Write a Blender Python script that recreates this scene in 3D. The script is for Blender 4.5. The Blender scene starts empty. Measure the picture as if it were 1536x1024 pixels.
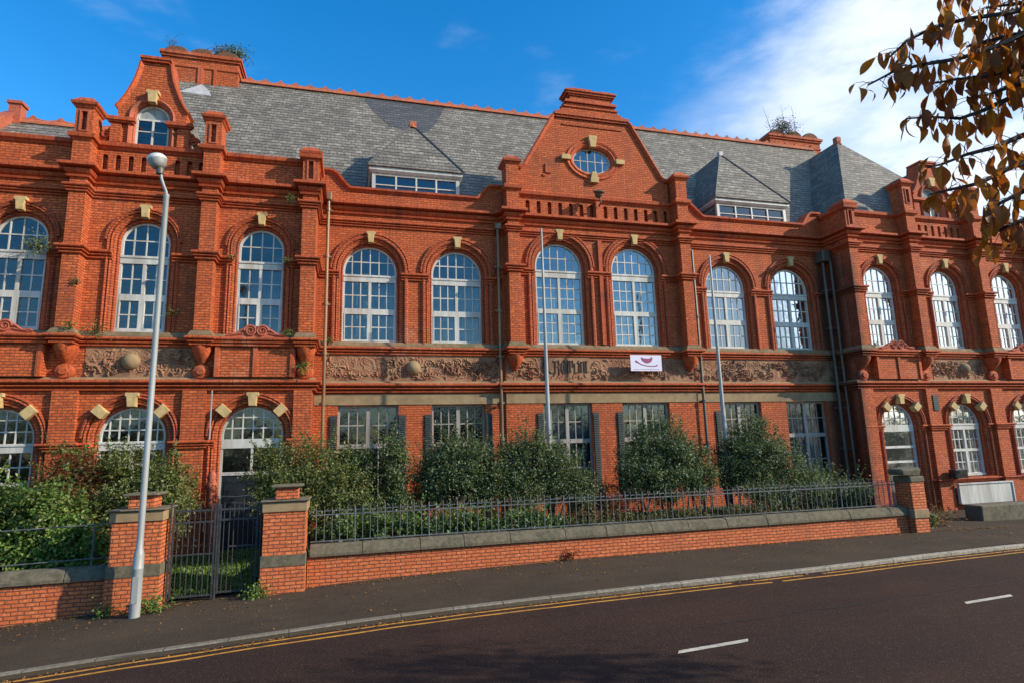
import bpy, bmesh, math, random
import numpy as np
from mathutils import Vector, Matrix, noise as mnoise
R = math.radians
random.seed(7); np.random.seed(7)
SC = bpy.context.scene
COL = SC.collection
# ------------------------------------------------------------------ camera, sky, sun, exposure
YAW, PITCH, ROLL = R(15.187), R(9.941), R(-1.591)
f = Vector((math.sin(YAW)*math.cos(PITCH), math.cos(YAW)*math.cos(PITCH), math.sin(PITCH)))
r = Vector((math.cos(YAW), -math.sin(YAW), 0)); u = r.cross(f)
r2 = r*math.cos(ROLL)+u*math.sin(ROLL); u2 = -r*math.sin(ROLL)+u*math.cos(ROLL)
cd = bpy.data.cameras.new('camera'); cam = bpy.data.objects.new('camera', cd); COL.objects.link(cam)
cam.matrix_world = Matrix(((r2.x, u2.x, -f.x, 0), (r2.y, u2.y, -f.y, 0), (r2.z, u2.z, -f.z, 0), (0, 0, 0, 1)))
cd.sensor_width = 36; cd.lens = 36*900.37/1536; cd.clip_start = .05; cd.clip_end = 3000
SC.camera = cam
SUN_TH, SUN_EL = R(62), R(27)     # from facade normal towards +X, elevation
sdir = Vector((math.sin(SUN_TH)*math.cos(SUN_EL), -math.cos(SUN_TH)*math.cos(SUN_EL), math.sin(SUN_EL)))
W = bpy.data.worlds.new('World'); SC.world = W; W.use_nodes = True
sd = bpy.data.lights.new('sun', 'SUN'); sd.energy = 5.0; sd.angle = R(.6); sd.color = (1, .90, .74)
so = bpy.data.objects.new('sun', sd); COL.objects.link(so)
so.rotation_euler = (-sdir).to_track_quat('-Z', 'Y').to_euler()
SC.view_settings.view_transform = 'Standard'; SC.view_settings.look = 'None'
SC.view_settings.exposure = 0.18; SC.view_settings.gamma = 1

class NT:
    def __init__(s, t): s.t = t; s.n = t.nodes; s.l = t.links
    def __call__(s, typ, ins=None, **kw):
        nd = s.n.new('ShaderNode'+typ)
        for k, v in kw.items(): setattr(nd, k, v)
        for k, v in (ins or {}).items():
            if hasattr(v, 'is_output') or isinstance(v, bpy.types.NodeSocket): s.l.new(v, nd.inputs[k])
            else: nd.inputs[k].default_value = v
        return nd
    def math(s, op, a, b=0., c=0.):
        return s('Math', {0: a, 1: b, 2: c}, operation=op).outputs[0]
    def mix(s, fac, a, b, mode='MIX'):
        nd = s('Mix', data_type='RGBA', blend_type=mode)
        for i, v in ((0, fac), (6, a), (7, b)):
            if isinstance(v, bpy.types.NodeSocket): s.l.new(v, nd.inputs[i])
            else: nd.inputs[i].default_value = v if i == 0 or len(v) == 4 else (*v, 1)
        return nd.outputs[2]
    def noise(s, vec, scale, detail=4, rough=.55):
        return s('TexNoise', {'Vector': vec, 'Scale': scale, 'Detail': detail, 'Roughness': rough}).outputs[0]
    def ramp(s, v, pts):
        nd = s('ValToRGB', {0: v}); e = nd.color_ramp.elements
        while len(e) < len(pts): e.new(.5)
        for i, (p, c) in enumerate(pts):
            e[i].position = p; e[i].color = (*c, 1) if len(c) == 3 else c
        return nd.outputs[0]
    def smooth(s, v, a, b):
        return s('MapRange', {0: v, 1: a, 2: b, 3: 0., 4: 1.}, interpolation_type='SMOOTHSTEP').outputs[0]

# sky with wispy cloud to the right
t = NT(W.node_tree); t.n.clear()
sky = t('TexSky', sky_type='NISHITA'); sky.sun_disc = False
sky.sun_elevation = SUN_EL; sky.sun_rotation = math.atan2(sdir.x, sdir.y)
sky.air_density = 1.0; sky.dust_density = .35; sky.ozone_density = 2.2; sky.altitude = 200
gc = t('TexCoord').outputs['Generated']
hs = t('HueSaturation', {'Saturation': 1.42, 'Value': 2.45, 'Color': sky.outputs[0]}).outputs[0]
sx = t('SeparateXYZ', {0: gc})
mp = t('Mapping', {'Vector': gc, 'Rotation': (0, R(35), 0), 'Scale': (1.2, 1.2, 3.2)}).outputs[0]
n1 = t.noise(mp, 2.6, 9, .58)
n2 = t.noise(gc, 1.7, 3, .5)
n3 = t.noise(mp, 5.5, 6, .6)
az = t.math('DIVIDE', sx.outputs[0], t.math('MAXIMUM', t.math('ABSOLUTE', sx.outputs[1]), .05))
edge = t.math('SUBTRACT', az, t.math('MULTIPLY', sx.outputs[2], .55))
edge = t.math('ADD', edge, t.math('MULTIPLY', t.math('SUBTRACT', n2, .5), .55))
mask = t.smooth(edge, .18, .86)
cl = t.math('ADD', t.math('MULTIPLY', mask, .85), t.math('MULTIPLY', t.math('SUBTRACT', n1, .5), 1.5))
cl = t.smooth(cl, .26, .82)
wisp = t.math('MULTIPLY', t.smooth(n1, .60, .85), .25)
cf = t.math('MAXIMUM', t.math('MULTIPLY', t.math('MULTIPLY', cl, mask), t.math('ADD', .62, t.math('MULTIPLY', t.smooth(n3, .35, .65), .38))), wisp)
colr = t.mix(t.math('MULTIPLY', cf, .9), hs, (9.6, 10.2, 11.2))
bg = t('Background', {0: colr, 1: .10})
t.l.new(bg.outputs[0], t('OutputWorld').inputs[0])

# ------------------------------------------------------------------ materials
def newmat(name):
    m = bpy.data.materials.new(name); m.use_nodes = True; t = NT(m.node_tree)
    b = t.n['Principled BSDF']; return m, t, b
def walluv(t, vs=1.0):
    g = t('NewGeometry'); p = t('SeparateXYZ', {0: g.outputs['Position']}); n = t('SeparateXYZ', {0: g.outputs['True Normal']})
    side = t.math('GREATER_THAN', t.math('ABSOLUTE', n.outputs[0]), t.math('MAXIMUM', t.math('ABSOLUTE', n.outputs[1]), .3))
    u_ = t('Mix', {0: side, 2: p.outputs[0], 3: p.outputs[1]}).outputs[0]
    v_ = t.math('MULTIPLY', p.outputs[2], vs)
    top = t.math('GREATER_THAN', t.math('ABSOLUTE', n.outputs[2]), .9)
    v_ = t('Mix', {0: top, 2: v_, 3: p.outputs[1]}).outputs[0]
    return t('CombineXYZ', {0: u_, 1: v_}).outputs[0], g.outputs['Position'], p, n
def brickmat(name, c1, c2, mortar, bw=.23, bh=.075, ms=.009, vs=1., rough=.85, stain=.5, bump=.5, moss=0., offset=.5, warp=.004, soot=(.07, .03, .02), rows=False):
    m, t, b = newmat(name); uv, P, p, n = walluv(t, vs)
    w = t('TexNoise', {'Vector': P, 'Scale': 3., 'Detail': 2.}).outputs['Color']
    wv = t('VectorMath', {0: w, 1: (.5, .5, .5)}, operation='SUBTRACT').outputs[0]
    wv = t('VectorMath', {0: wv, 3: warp*4}, operation='SCALE'); uv = t('VectorMath', {0: uv, 1: wv.outputs[0]}, operation='ADD').outputs[0]
    br = t('TexBrick', {'Vector': uv, 'Color1': (0, 0, 0, 1), 'Color2': (1, 1, 1, 1), 'Mortar': (.5, .5, .5, 1), 'Scale': 1., 'Mortar Size': ms, 'Mortar Smooth': .3, 'Brick Width': bw, 'Row Height': bh})
    br.offset = offset
    fac = t('SeparateColor', {0: br.outputs[0]}).outputs[0]
    base = t.mix(fac, c1, c2)
    n1 = t.noise(P, .7, 6, .65); n2 = t.noise(P, 14, 3, .6); n3 = t.noise(P, 3.2, 5, .6)
    base = t.mix(t.smooth(n2, .3, .75), base, tuple(x*.62 for x in c1))
    base = t.mix(t.math('MULTIPLY', t.smooth(n1, .52, .80), stain), base, soot)
    base = t.mix(t.math('MULTIPLY', t.smooth(n3, .60, .78), .35*stain), base, tuple(min(1, x*1.25+.05) for x in c2))
    st = t.noise(t('Mapping', {'Vector': P, 'Scale': (2.6, 2.6, .22)}).outputs[0], 1., 5, .6)
    base = t.mix(t.math('MULTIPLY', t.smooth(st, .56, .74), .75*stain), base, soot)
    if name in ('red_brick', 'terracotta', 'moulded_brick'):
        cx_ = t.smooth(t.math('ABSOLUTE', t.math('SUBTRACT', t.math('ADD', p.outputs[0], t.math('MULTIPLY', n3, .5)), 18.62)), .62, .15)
        base = t.mix(t.math('MULTIPLY', cx_, t.math('MULTIPLY', t.smooth(p.outputs[2], 7.6, 6.2), .8)), base, (.035, .022, .014))  # soot plus painted shade in the inner corner of the right wing
        pale = t.math('MULTIPLY', t.smooth(t.noise(P, .45, 4, .5), .58, .72), t.smooth(n3, .42, .6)); base = t.mix(t.math('MULTIPLY', pale, .28), base, (.72, .34, .20))
    if moss:
        base = t.mix(t.math('MULTIPLY', t.smooth(t.noise(P, 1.9, 7, .7), .50, .68), moss), base, (.10, .095, .035))
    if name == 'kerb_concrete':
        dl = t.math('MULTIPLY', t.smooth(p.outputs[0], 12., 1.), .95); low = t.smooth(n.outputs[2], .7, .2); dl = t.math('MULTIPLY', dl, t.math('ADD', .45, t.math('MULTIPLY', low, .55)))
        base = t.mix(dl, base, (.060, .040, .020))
    if rows:
        v = t('SeparateXYZ', {0: uv}).outputs[1]; rf = t.math('FRACT', t.math('DIVIDE', t.math('ADD', v, t.math('MULTIPLY', n3, .03)), bh)); rid = t.math('FLOOR', t.math('DIVIDE', v, bh))
        rn = t.noise(t('CombineXYZ', {0: t.math('MULTIPLY', p.outputs[0], .9), 1: t.math('MULTIPLY', rid, 7.3)}).outputs[0], 1., 3, .6)
        base = t.mix(t.math('MULTIPLY', t.smooth(rn, .35, .7), .45), base, tuple(x*.5 for x in c1))
        ln = t.math('MAXIMUM', t.smooth(rf, .26, .08), t.smooth(rf, .92, 1.)); base = t.mix(t.math('MULTIPLY', ln, t.math('ADD', .6, t.math('MULTIPLY', t.smooth(n2, .35, .6), .5))), base, mortar)
    col = t.mix(br.outputs['Fac'], base, mortar)
    t.l.new(col, b.inputs['Base Color']); b.inputs['Roughness'].default_value = rough
    h = t.math('ADD', t.math('MULTIPLY', br.outputs['Fac'], -1.), t.math('MULTIPLY', n2, .6))
    h = t.math('ADD', h, t.math('MULTIPLY', fac, .35))
    bp = t('Bump', {'Strength': bump, 'Distance': .02, 'Height': h}); t.l.new(bp.outputs[0], b.inputs['Normal'])
    return m
def plain(name, c, c2=None, scale=6., rough=.7, metal=0., bump=.2, dirt=None, dirtamt=.5, dscale=1.2, streak=False, spec=None, dist=.01):
    m, t, b = newmat(name); P = t('NewGeometry').outputs['Position']
    if streak: P2 = t('Mapping', {'Vector': P, 'Scale': (1, 1, .12)}).outputs[0]
    else: P2 = P
    n = t.noise(P2, scale, 6, .6)
    col = t.mix(t.smooth(n, .3, .7), c, c2 or tuple(x*.7 for x in c))
    if dirt: col = t.mix(t.math('MULTIPLY', t.smooth(t.noise(P2, dscale, 7, .65), .45, .7), dirtamt), col, dirt)
    t.l.new(col, b.inputs['Base Color']); b.inputs['Roughness'].default_value = rough; b.inputs['Metallic'].default_value = metal
    if spec is not None: b.inputs['Specular IOR Level'].default_value = spec
    bp = t('Bump', {'Strength': bump, 'Distance': dist, 'Height': n}); t.l.new(bp.outputs[0], b.inputs['Normal'])
    return m
M = {}
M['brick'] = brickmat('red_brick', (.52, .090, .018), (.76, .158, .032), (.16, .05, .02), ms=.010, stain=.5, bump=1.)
M['brick_low'] = brickmat('boundary_brick', (.68, .145, .036), (.82, .23, .07), (.15, .06, .035), ms=.012, stain=.35, bump=.7, warp=.006)
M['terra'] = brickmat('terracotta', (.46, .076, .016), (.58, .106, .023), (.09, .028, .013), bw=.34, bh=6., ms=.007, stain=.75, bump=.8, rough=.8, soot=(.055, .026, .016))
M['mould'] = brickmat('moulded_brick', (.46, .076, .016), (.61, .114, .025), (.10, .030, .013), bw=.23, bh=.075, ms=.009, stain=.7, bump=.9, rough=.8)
M['terra_l'] = plain('pale_terracotta', (.50, .12, .055), (.34, .075, .035), 12, .8, bump=.5, dirt=(.10, .05, .035), dirtamt=.5)
M['ridge'] = plain('ridge_clay', (.52, .14, .055), (.36, .09, .04), 7, .85, bump=.4, dirt=(.14, .09, .06), dirtamt=.5)
M['ctop'] = plain('mossy_chimney_cap', (.20, .075, .035), (.13, .055, .03), 6, .95, bump=.9, dirt=(.10, .085, .04), dirtamt=.85, dscale=2.2, dist=.04)
M['stone'] = plain('buff_stone', (.58, .41, .17), (.46, .31, .13), 8, .85, bump=.4, dirt=(.25, .18, .09), dirtamt=.5, dscale=3)
M['lintel'] = plain('lintel_stone', (.33, .23, .115), (.26, .17, .085), 5, .85, bump=.4, dirt=(.13, .09, .05), dirtamt=.6, dscale=1.3)
M['sill'] = plain('mossy_sill', (.25, .17, .09), (.17, .10, .05), 5, .9, bump=.6, dirt=(.10, .095, .04), dirtamt=.85, dscale=1.4)
M['frieze'] = plain('carved_stone', (.33, .185, .095), (.27, .095, .045), 2.2, .85, bump=.5, dirt=(.10, .065, .042), dirtamt=.85, dscale=1.1)
M['coping'] = plain('coping_stone', (.165, .138, .085), (.105, .088, .055), 10, .95, bump=.8, dirt=(.05, .055, .03), dirtamt=.6, dscale=2.5, dist=.02)
M['slate'] = brickmat('roof_slate', (.175, .152, .120), (.41, .365, .29), (.014, .012, .010), bw=.27, bh=.215, ms=.006, vs=1.22, rough=.7, stain=.6, bump=1., soot=(.07, .062, .045), warp=.014, rows=True)
M['slate_d'] = brickmat('patch_slate', (.085, .085, .085), (.15, .148, .145), (.025, .024, .024), bw=.29, bh=.215, ms=.009, vs=1.22, rough=.6, stain=.4, bump=.8, warp=.014, rows=True)
M['white'] = plain('white_paint', (.62, .60, .53), (.48, .46, .40), 7, .5, bump=.15, dirt=(.26, .22, .16), dirtamt=.6, streak=True)
M['oldwood'] = plain('weathered_frame', (.38, .35, .30), (.26, .22, .18), 12, .7, bump=.3, dirt=(.16, .11, .08), dirtamt=.6, streak=True)
M['dark'] = plain('dark_interior', (.035, .05, .06), None, 3, .9, bump=0)
M['door'] = plain('dark_door_paint', (.020, .023, .027), (.012, .014, .016), 5, .35, bump=.1)
M['louvre'] = plain('dark_green_shutter', (.030, .040, .036), (.02, .027, .025), 8, .7, bump=.2)
M['curtain'] = plain('net_curtain', (.34, .37, .35), (.17, .20, .20), 5, .9, bump=.3, streak=True)
M['pipe'] = plain('painted_pipe', (.30, .17, .07), (.16, .085, .04), 5, .35, bump=.1, dirt=(.06, .035, .02), dirtamt=.6, streak=True)
M['pipe_d'] = plain('black_pipe', (.055, .05, .04), (.10, .085, .06), 4, .45, bump=.1, streak=True)
M['iron'] = plain('railing_iron', (.16, .17, .18), (.07, .075, .08), 9, .42, bump=.1, dirt=(.09, .05, .03), dirtamt=.3)
M['gate'] = plain('gate_iron', (.055, .058, .06), (.03, .031, .032), 9, .45, bump=.1, dirt=(.08, .045, .025), dirtamt=.4)
M['galv'] = plain('galvanised_steel', (.38, .39, .37), (.29, .30, .29), 3, .5, metal=.15, bump=.05, dirt=(.20, .19, .16), dirtamt=.7, streak=True)
M['lamp_glass'] = plain('lamp_bowl', (.66, .66, .60), (.52, .52, .47), 8, .3, bump=0, dirt=(.25, .25, .2), dirtamt=.3)
M['bark'] = plain('bark', (.060, .040, .028), (.035, .024, .018), 20, .9, bump=.6)
M['purple'] = plain('purple_print', (.30, .05, .14), (.22, .03, .12), 6, .5, bump=0)
M['bannerw'] = plain('banner_cloth', (.72, .68, .76), (.64, .60, .70), 2, .5, bump=0)
M['soil'] = plain('soil', (.05, .042, .026), (.035, .05, .018), 4, .95, bump=1, dist=.03)
M['lead'] = plain('lead_flashing', (.48, .47, .46), (.36, .35, .35), 5, .5, bump=.3)
M['lead_d'] = plain('dark_lead', (.09, .088, .085), (.06, .058, .056), 5, .6, bump=.2)
M['blackink'] = plain('soot_black_letter', (.035, .022, .018), (.055, .03, .022), 9, .9, bump=.3)

def leafmat(name, cols, trans=.35, rough=.5):
    m, t, b = newmat(name); g = t('NewGeometry')
    col = t.ramp(g.outputs['Random Per Island'], [(i/(len(cols)-1), c) for i, c in enumerate(cols)])
    b.inputs['Roughness'].default_value = rough; b.inputs['Specular IOR Level'].default_value = .35
    t.l.new(col, b.inputs['Base Color'])
    tr = t('BsdfTranslucent', {0: col}); mx = t('MixShader', {0: trans, 1: b.outputs[0], 2: tr.outputs[0]})
    t.l.new(mx.outputs[0], t.n['Material Output'].inputs[0]); return m
M['leaf_d'] = leafmat('dark_leaves', [(.036, .060, .018), (.078, .118, .034), (.058, .094, .026), (.125, .175, .065), (.33, .38, .25)])
M['leaf_o'] = leafmat('olive_leaves', [(.06, .085, .018), (.125, .155, .032), (.09, .13, .026), (.21, .22, .06), (.34, .33, .14)])
M['leaf_b'] = leafmat('bright_leaves', [(.05, .11, .016), (.11, .20, .03), (.17, .26, .05), (.30, .36, .11)])
M['leaf_refl'] = leafmat('reflection_leaves', [(.02, .035, .012), (.035, .055, .018), (.03, .045, .015)], .02, .9)
M['leaf_r'] = leafmat('red_leaves', [(.16, .03, .012), (.28, .055, .02), (.10, .05, .015), (.34, .09, .03)])
M['leaf_t'] = leafmat('autumn_leaves', [(.34, .090, .009), (.46, .135, .010), (.20, .055, .008), (.58, .21, .012), (.28, .085, .010)], .5)
M['litter'] = leafmat('fallen_leaves', [(.22, .09, .025), (.34, .14, .03), (.12, .06, .025), (.42, .24, .06), (.08, .05, .03)], .1, .8)
M['dry'] = leafmat('dry_stalks', [(.16, .12, .07), (.10, .075, .045), (.22, .18, .11)], .1, .9)

# window glass
def glassmat(name, refl, tint, rough=.05):
    m, t, b = newmat(name); P = t('NewGeometry').outputs['Position']
    bp = t('Bump', {'Strength': .4, 'Distance': .02, 'Height': t.noise(P, 2.4, 2, .5)})
    fr = t('Fresnel', {'IOR': 1.5, 'Normal': bp.outputs[0]}).outputs[0]
    fac = t.math('MINIMUM', t.math('ADD', fr, refl), 1.)
    gl = t('BsdfGlossy', {'Color': (.80, .82, .80, 1), 'Roughness': rough, 'Normal': bp.outputs[0]})
    tr = t('BsdfTransparent', {'Color': (*tint, 1)})
    mx = t('MixShader', {0: fac, 1: tr.outputs[0], 2: gl.outputs[0]})
    t.l.new(mx.outputs[0], t.n['Material Output'].inputs[0]); return m
M['glass'] = glassmat('window_glass', .09, (.50, .64, .70))
M['glass_l'] = glassmat('dark_window_glass', .045, (.45, .62, .70), .10)
M['glass_r'] = glassmat('bright_window_glass', .20, (.62, .74, .78))

# asphalt
def asphalt(name, c, c2, sp, warm=None):
    m, t, b = newmat(name); P = t('NewGeometry').outputs['Position']
    n1 = t.noise(P, .35, 5, .6); n2 = t.noise(P, 60, 2, .5); n3 = t.noise(P, 5, 5, .7)
    col = t.mix(t.smooth(n1, .35, .65), c, c2)
    col = t.mix(t.math('MULTIPLY', t.smooth(n3, .5, .75), .4), col, tuple(x*.55 for x in c))
    if warm: col = t.mix(t.math('MULTIPLY', t.smooth(t.noise(P, 1.1, 6, .7), .48, .72), .6), col, warm)
    trk = t.noise(t('Mapping', {'Vector': P, 'Scale': (.10, 1.6, 1)}).outputs[0], 1., 4, .6); col = t.mix(t.math('MULTIPLY', t.smooth(trk, .45, .68), .35), col, tuple(x*.6 for x in c))
    fine = t.noise(P, 22, 3, .7); col = t.mix(t.math('MULTIPLY', t.smooth(fine, .5, .72), .35), col, tuple(x*1.9 for x in c))
    vo = t('TexVoronoi', {'Vector': P, 'Scale': 42.})
    spk = t.math('MULTIPLY', t.math('LESS_THAN', vo.outputs['Distance'], .30), t.smooth(t('SeparateColor', {0: vo.outputs['Color']}).outputs[0], .55, .95))
    col = t.mix(t.math('MULTIPLY', spk, .4), col, sp)
    t.l.new(col, b.inputs['Base Color']); b.inputs['Roughness'].default_value = .95; b.inputs['Specular IOR Level'].default_value = .18
    h = t.math('ADD', n2, t.math('MULTIPLY', n3, .5))
    bp = t('Bump', {'Strength': .6, 'Distance': .02, 'Height': h}); t.l.new(bp.outputs[0], b.inputs['Normal']); return m
M['road'] = asphalt('road_asphalt', (.046, .023, .015), (.033, .018, .013), (.26, .19, .17))
M['pave'] = asphalt('pavement_asphalt', (.070, .050, .032), (.049, .036, .024), (.20, .16, .11), warm=(.088, .058, .034))
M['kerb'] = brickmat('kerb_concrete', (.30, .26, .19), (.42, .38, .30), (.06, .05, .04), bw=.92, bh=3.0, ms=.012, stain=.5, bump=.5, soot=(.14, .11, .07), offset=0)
M['yellow'] = plain('yellow_paint', (.66, .30, .03), (.50, .22, .03), 9, .7, bump=.2, dirt=(.12, .07, .04), dirtamt=.6, dscale=5)
M['wpaint'] = plain('white_road_paint', (.60, .55, .42), (.45, .41, .32), 14, .7, bump=.2, dirt=(.12, .10, .08), dirtamt=.4, dscale=7)
M['tar'] = plain('tar_seam', (.018, .016, .017), None, 8, .6)

# ------------------------------------------------------------------ mesh helpers
class MB:
    def __init__(s): s.v = []; s.f = []
    def add(s, vs, fs):
        o = len(s.v); s.v += [tuple(v) for v in vs]; s.f += [tuple(i+o for i in fc) for fc in fs]; return s
    def box(s, x0, x1, y0, y1, z0, z1):
        return s.add([(x0, y0, z0), (x1, y0, z0), (x1, y1, z0), (x0, y1, z0), (x0, y0, z1), (x1, y0, z1), (x1, y1, z1), (x0, y1, z1)],
              [(0, 3, 2, 1), (4, 5, 6, 7), (0, 1, 5, 4), (1, 2, 6, 5), (2, 3, 7, 6), (3, 0, 4, 7)])
    def rings(s, rs, closed=True, caps=True):   # list of equal-length rings
        n = len(rs[0]); vs = [p for q in rs for p in q]; fs = []
        for i in range(len(rs)-1):
            for j in range(n if closed else n-1):
                k = (j+1) % n; fs.append((i*n+j, i*n+k, (i+1)*n+k, (i+1)*n+j))
        if caps: fs.append(tuple(range(n))[::-1]); fs.append(tuple((len(rs)-1)*n+j for j in range(n)))
        return s.add(vs, fs)
    def prism(s, poly, y0, y1):                # poly in XZ
        return s.rings([[(x, y0, z) for x, z in poly], [(x, y1, z) for x, z in poly]])
    def prismx(s, poly, x0, x1):               # poly in YZ
        return s.rings([[(x0, y, z) for y, z in poly], [(x1, y, z) for y, z in poly]])
    def tube(s, pts, rad, n=8, caps=True):
        pts = [Vector(p) for p in pts]; rs = []
        for i, p in enumerate(pts):
            d = (pts[min(i+1, len(pts)-1)]-pts[max(i-1, 0)])
            d = d.normalized() if d.length > 1e-9 else Vector((0, 0, 1))
            a = d.cross(Vector((0, 1, 0)) if abs(d.y) < .9 else Vector((1, 0, 0))).normalized(); b = d.cross(a)
            rr = rad[i] if isinstance(rad, (list, tuple)) else rad
            rs.append([p+a*(rr*math.cos(2*math.pi*k/n))+b*(rr*math.sin(2*math.pi*k/n)) for k in range(n)])
        return s.rings(rs, caps=caps)
    def lathe(s, cx, cy, prof, n=16, sx=1, sy=1):    # prof [(r,z)]
        return s.rings([[(cx+sx*max(q, .0005)*math.cos(2*math.pi*k/n), cy+sy*max(q, .0005)*math.sin(2*math.pi*k/n), z) for k in range(n)] for q, z in prof])
    def build(s, name, mat, parent=None, smooth=False, bevel=0, fix=True):
        me = bpy.data.meshes.new(name); me.from_pydata(s.v, [], s.f)
        if fix or bevel:
            b = bmesh.new(); b.from_mesh(me)
            if bevel: bmesh.ops.bevel(b, geom=[e for e in b.edges], offset=bevel, segments=1, affect='EDGES', clamp_overlap=True)
            bmesh.ops.recalc_face_normals(b, faces=b.faces); b.to_mesh(me); b.free()
        return link(name, me, mat, parent, smooth)
def link(name, me, mat, parent=None, smooth=False):
    me.materials.append(mat)
    if smooth:
        me.shade_smooth()
        try: me.set_sharp_from_angle(angle=R(40))
        except Exception: pass
    o = bpy.data.objects.new(name, me); COL.objects.link(o)
    if parent is not None: o.parent = parent
    return o
def tag(o, label=None, cat=None, group=None, kind=None):
    if label: o['label'] = label
    if cat: o['category'] = cat
    if group: o['group'] = group
    if kind: o['kind'] = kind
    return o
def thing(name, label, cat, group=None):
    o = bpy.data.objects.new(name, None); COL.objects.link(o); o.empty_display_size = .2
    return tag(o, label, cat, group)
def plate(name, outline, holes, yf, th, mat, parent):
    """flat wall in the XZ plane with real openings"""
    cu = bpy.data.curves.new('tmp', 'CURVE'); cu.dimensions = '2D'; cu.fill_mode = 'BOTH'; cu.extrude = th/2
    for poly in [outline]+holes:
        sp = cu.splines.new('POLY'); sp.points.add(len(poly)-1); sp.use_cyclic_u = True
        for i, (x, z) in enumerate(poly): sp.points[i].co = (x, z, 0, 1)
    ob = bpy.data.objects.new('tmp', cu); COL.objects.link(ob)
    dg = bpy.context.evaluated_depsgraph_get(); me = bpy.data.meshes.new_from_object(ob.evaluated_get(dg))
    bpy.data.objects.remove(ob); bpy.data.curves.remove(cu)
    for v in me.vertices: x, z, y = v.co; v.co = (x, yf+th/2-y, z)
    b = bmesh.new(); b.from_mesh(me); bmesh.ops.remove_doubles(b, verts=b.verts, dist=1e-5)
    bmesh.ops.recalc_face_normals(b, faces=b.faces); b.to_mesh(me); b.free()
    me.name = name; me.materials.clear()
    return link(name, me, mat, parent)
def sweep_plan(mb, path, prof):
    """closed profile (out, z) swept along a plan polyline with mitred corners; outward is to the right of travel"""
    pts = [Vector(p) for p in path]; rs = []
    for i, p in enumerate(pts):
        ns = []
        if i > 0: d = (p-pts[i-1]).normalized(); ns.append(Vector((d.y, -d.x)))
        if i < len(pts)-1: d = (pts[i+1]-p).normalized(); ns.append(Vector((d.y, -d.x)))
        n = ns[0] if len(ns) == 1 else (ns[0]+ns[1])/(1+ns[0].dot(ns[1]))
        rs.append([(p.x+n.x*o, p.y+n.y*o, z) for o, z in prof])
    mb.rings(rs)
def sweep_xz(mb, path, prof, y0, norms=None):
    """closed profile (offset along outward normal, y) swept along an XZ path"""
    rs = []
    for i, (x, z) in enumerate(path):
        if norms: n = norms[i]
        else:
            a = path[max(i-1, 0)]; b = path[min(i+1, len(path)-1)]; dx, dz = b[0]-a[0], b[1]-a[1]; L = math.hypot(dx, dz); n = (-dz/L, dx/L)
        rs.append([(x+n[0]*o, y0+y, z+n[1]*o) for o, y in prof])
    mb.rings(rs)
def archpath(xc, h, z0, zs, n=20, rise=None):
    """jamb up, (elliptic) arc, jamb down; returns points and outward normals"""
    rise = rise or h; pts = [(xc-h, z0), (xc-h, zs-.001)]; nm = [(-1, 0), (-1, 0)]
    for i in range(n+1):
        a = math.pi*(1-i/n); pts.append((xc+h*math.cos(a), zs+rise*math.sin(a))); nm.append((math.cos(a), math.sin(a)))
    pts += [(xc+h, zs-.001), (xc+h, z0)]; nm += [(1, 0), (1, 0)]
    return pts, nm
def hole(xc, h, z0, zs, n=20): return archpath(xc, h, z0, zs, n)[0]

# ------------------------------------------------------------------ ground
GX = [-60, -14, -10, -6.3, -5.2, -1.8, 0, 1.9, 3.9, 6, 9.7, 12.8, 16, 21, 26, 60]
GZ = [-3.9, -3.33, -3.22, -3.10, -3.02, -2.875, -2.80, -2.745, -2.715, -2.70, -2.69, -2.68, -2.69, -2.79, -2.86, -3.2]
def g(x): return float(np.interp(x, GX, GZ))
def gs(x): return (g(x-.6)+g(x)*2+g(x+.6))/4
KX = [-60, -6, -3, 0, 5, 10, 16, 22, 60]; KY = [10.9, 11.0, 11.15, 11.22, 11.3, 11.45, 11.85, 12.3, 14]
def ky(x): return float(np.interp(x, KX, KY))
def zroad(x, y):
    d = ky(x)-y
    return gs(x)-.135+.02*min(d, 5)*(1 if d > 0 else 0)-.0*(d)
XS = sorted(set([-60, -40, -25]+[round(-16+.5*i, 2) for i in range(100)]+[40, 50, 60]))
def strip(name, ys, zf, mat, label=None, kind='structure', cat=None):
    mb = MB(); n = len(ys(0)); vs = []; fs = []
    for x in XS:
        for y in ys(x): vs.append((x, y, zf(x, y)))
    for i in range(len(XS)-1):
        for j in range(n-1): fs.append((i*n+j, (i+1)*n+j, (i+1)*n+j+1, i*n+j+1))
    mb.add(vs, fs); o = mb.build(name, mat, smooth=True)
    return tag(o, label, cat, None, kind)
mb = MB(); mb.add([(-1500, -1500, -4.6), (1500, -1500, -4.6), (1500, 1500, -4.6), (-1500, 1500, -4.6)], [(0, 1, 2, 3)])
tag(mb.build('ground', M['soil']), 'open ground reaching to the horizon', None, None, 'structure')
strip('road', lambda x: [ky(x)-8.2, ky(x)-6, ky(x)-3, ky(x)-1, ky(x)+.01], zroad, M['road'], 'dark red-brown asphalt road')
strip('pavement', lambda x: [ky(x)+.15, ky(x)+1.2, 14.0, 15.2, 16.6, 18.9], lambda x, y: gs(x)-.02*(max(0, 14.2-y)) if y < 14.1 else gs(x)-.01 - (.12 if y > 18 and x < 14.5 else 0), M['pave'], 'dark asphalt footway beside the boundary wall')
# far footway behind the camera
strip('far_pavement', lambda x: [ky(x)-16, ky(x)-8.2], lambda x, y: gs(x)+.03, M['pave'], 'footway on the near side of the road')
# kerb
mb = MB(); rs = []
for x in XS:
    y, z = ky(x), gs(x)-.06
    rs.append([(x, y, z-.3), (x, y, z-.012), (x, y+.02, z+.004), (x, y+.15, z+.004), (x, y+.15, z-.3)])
mb.rings(rs); tag(mb.build('kerb', M['kerb']), 'pale stone kerb along the pavement edge', None, None, 'structure')
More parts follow.
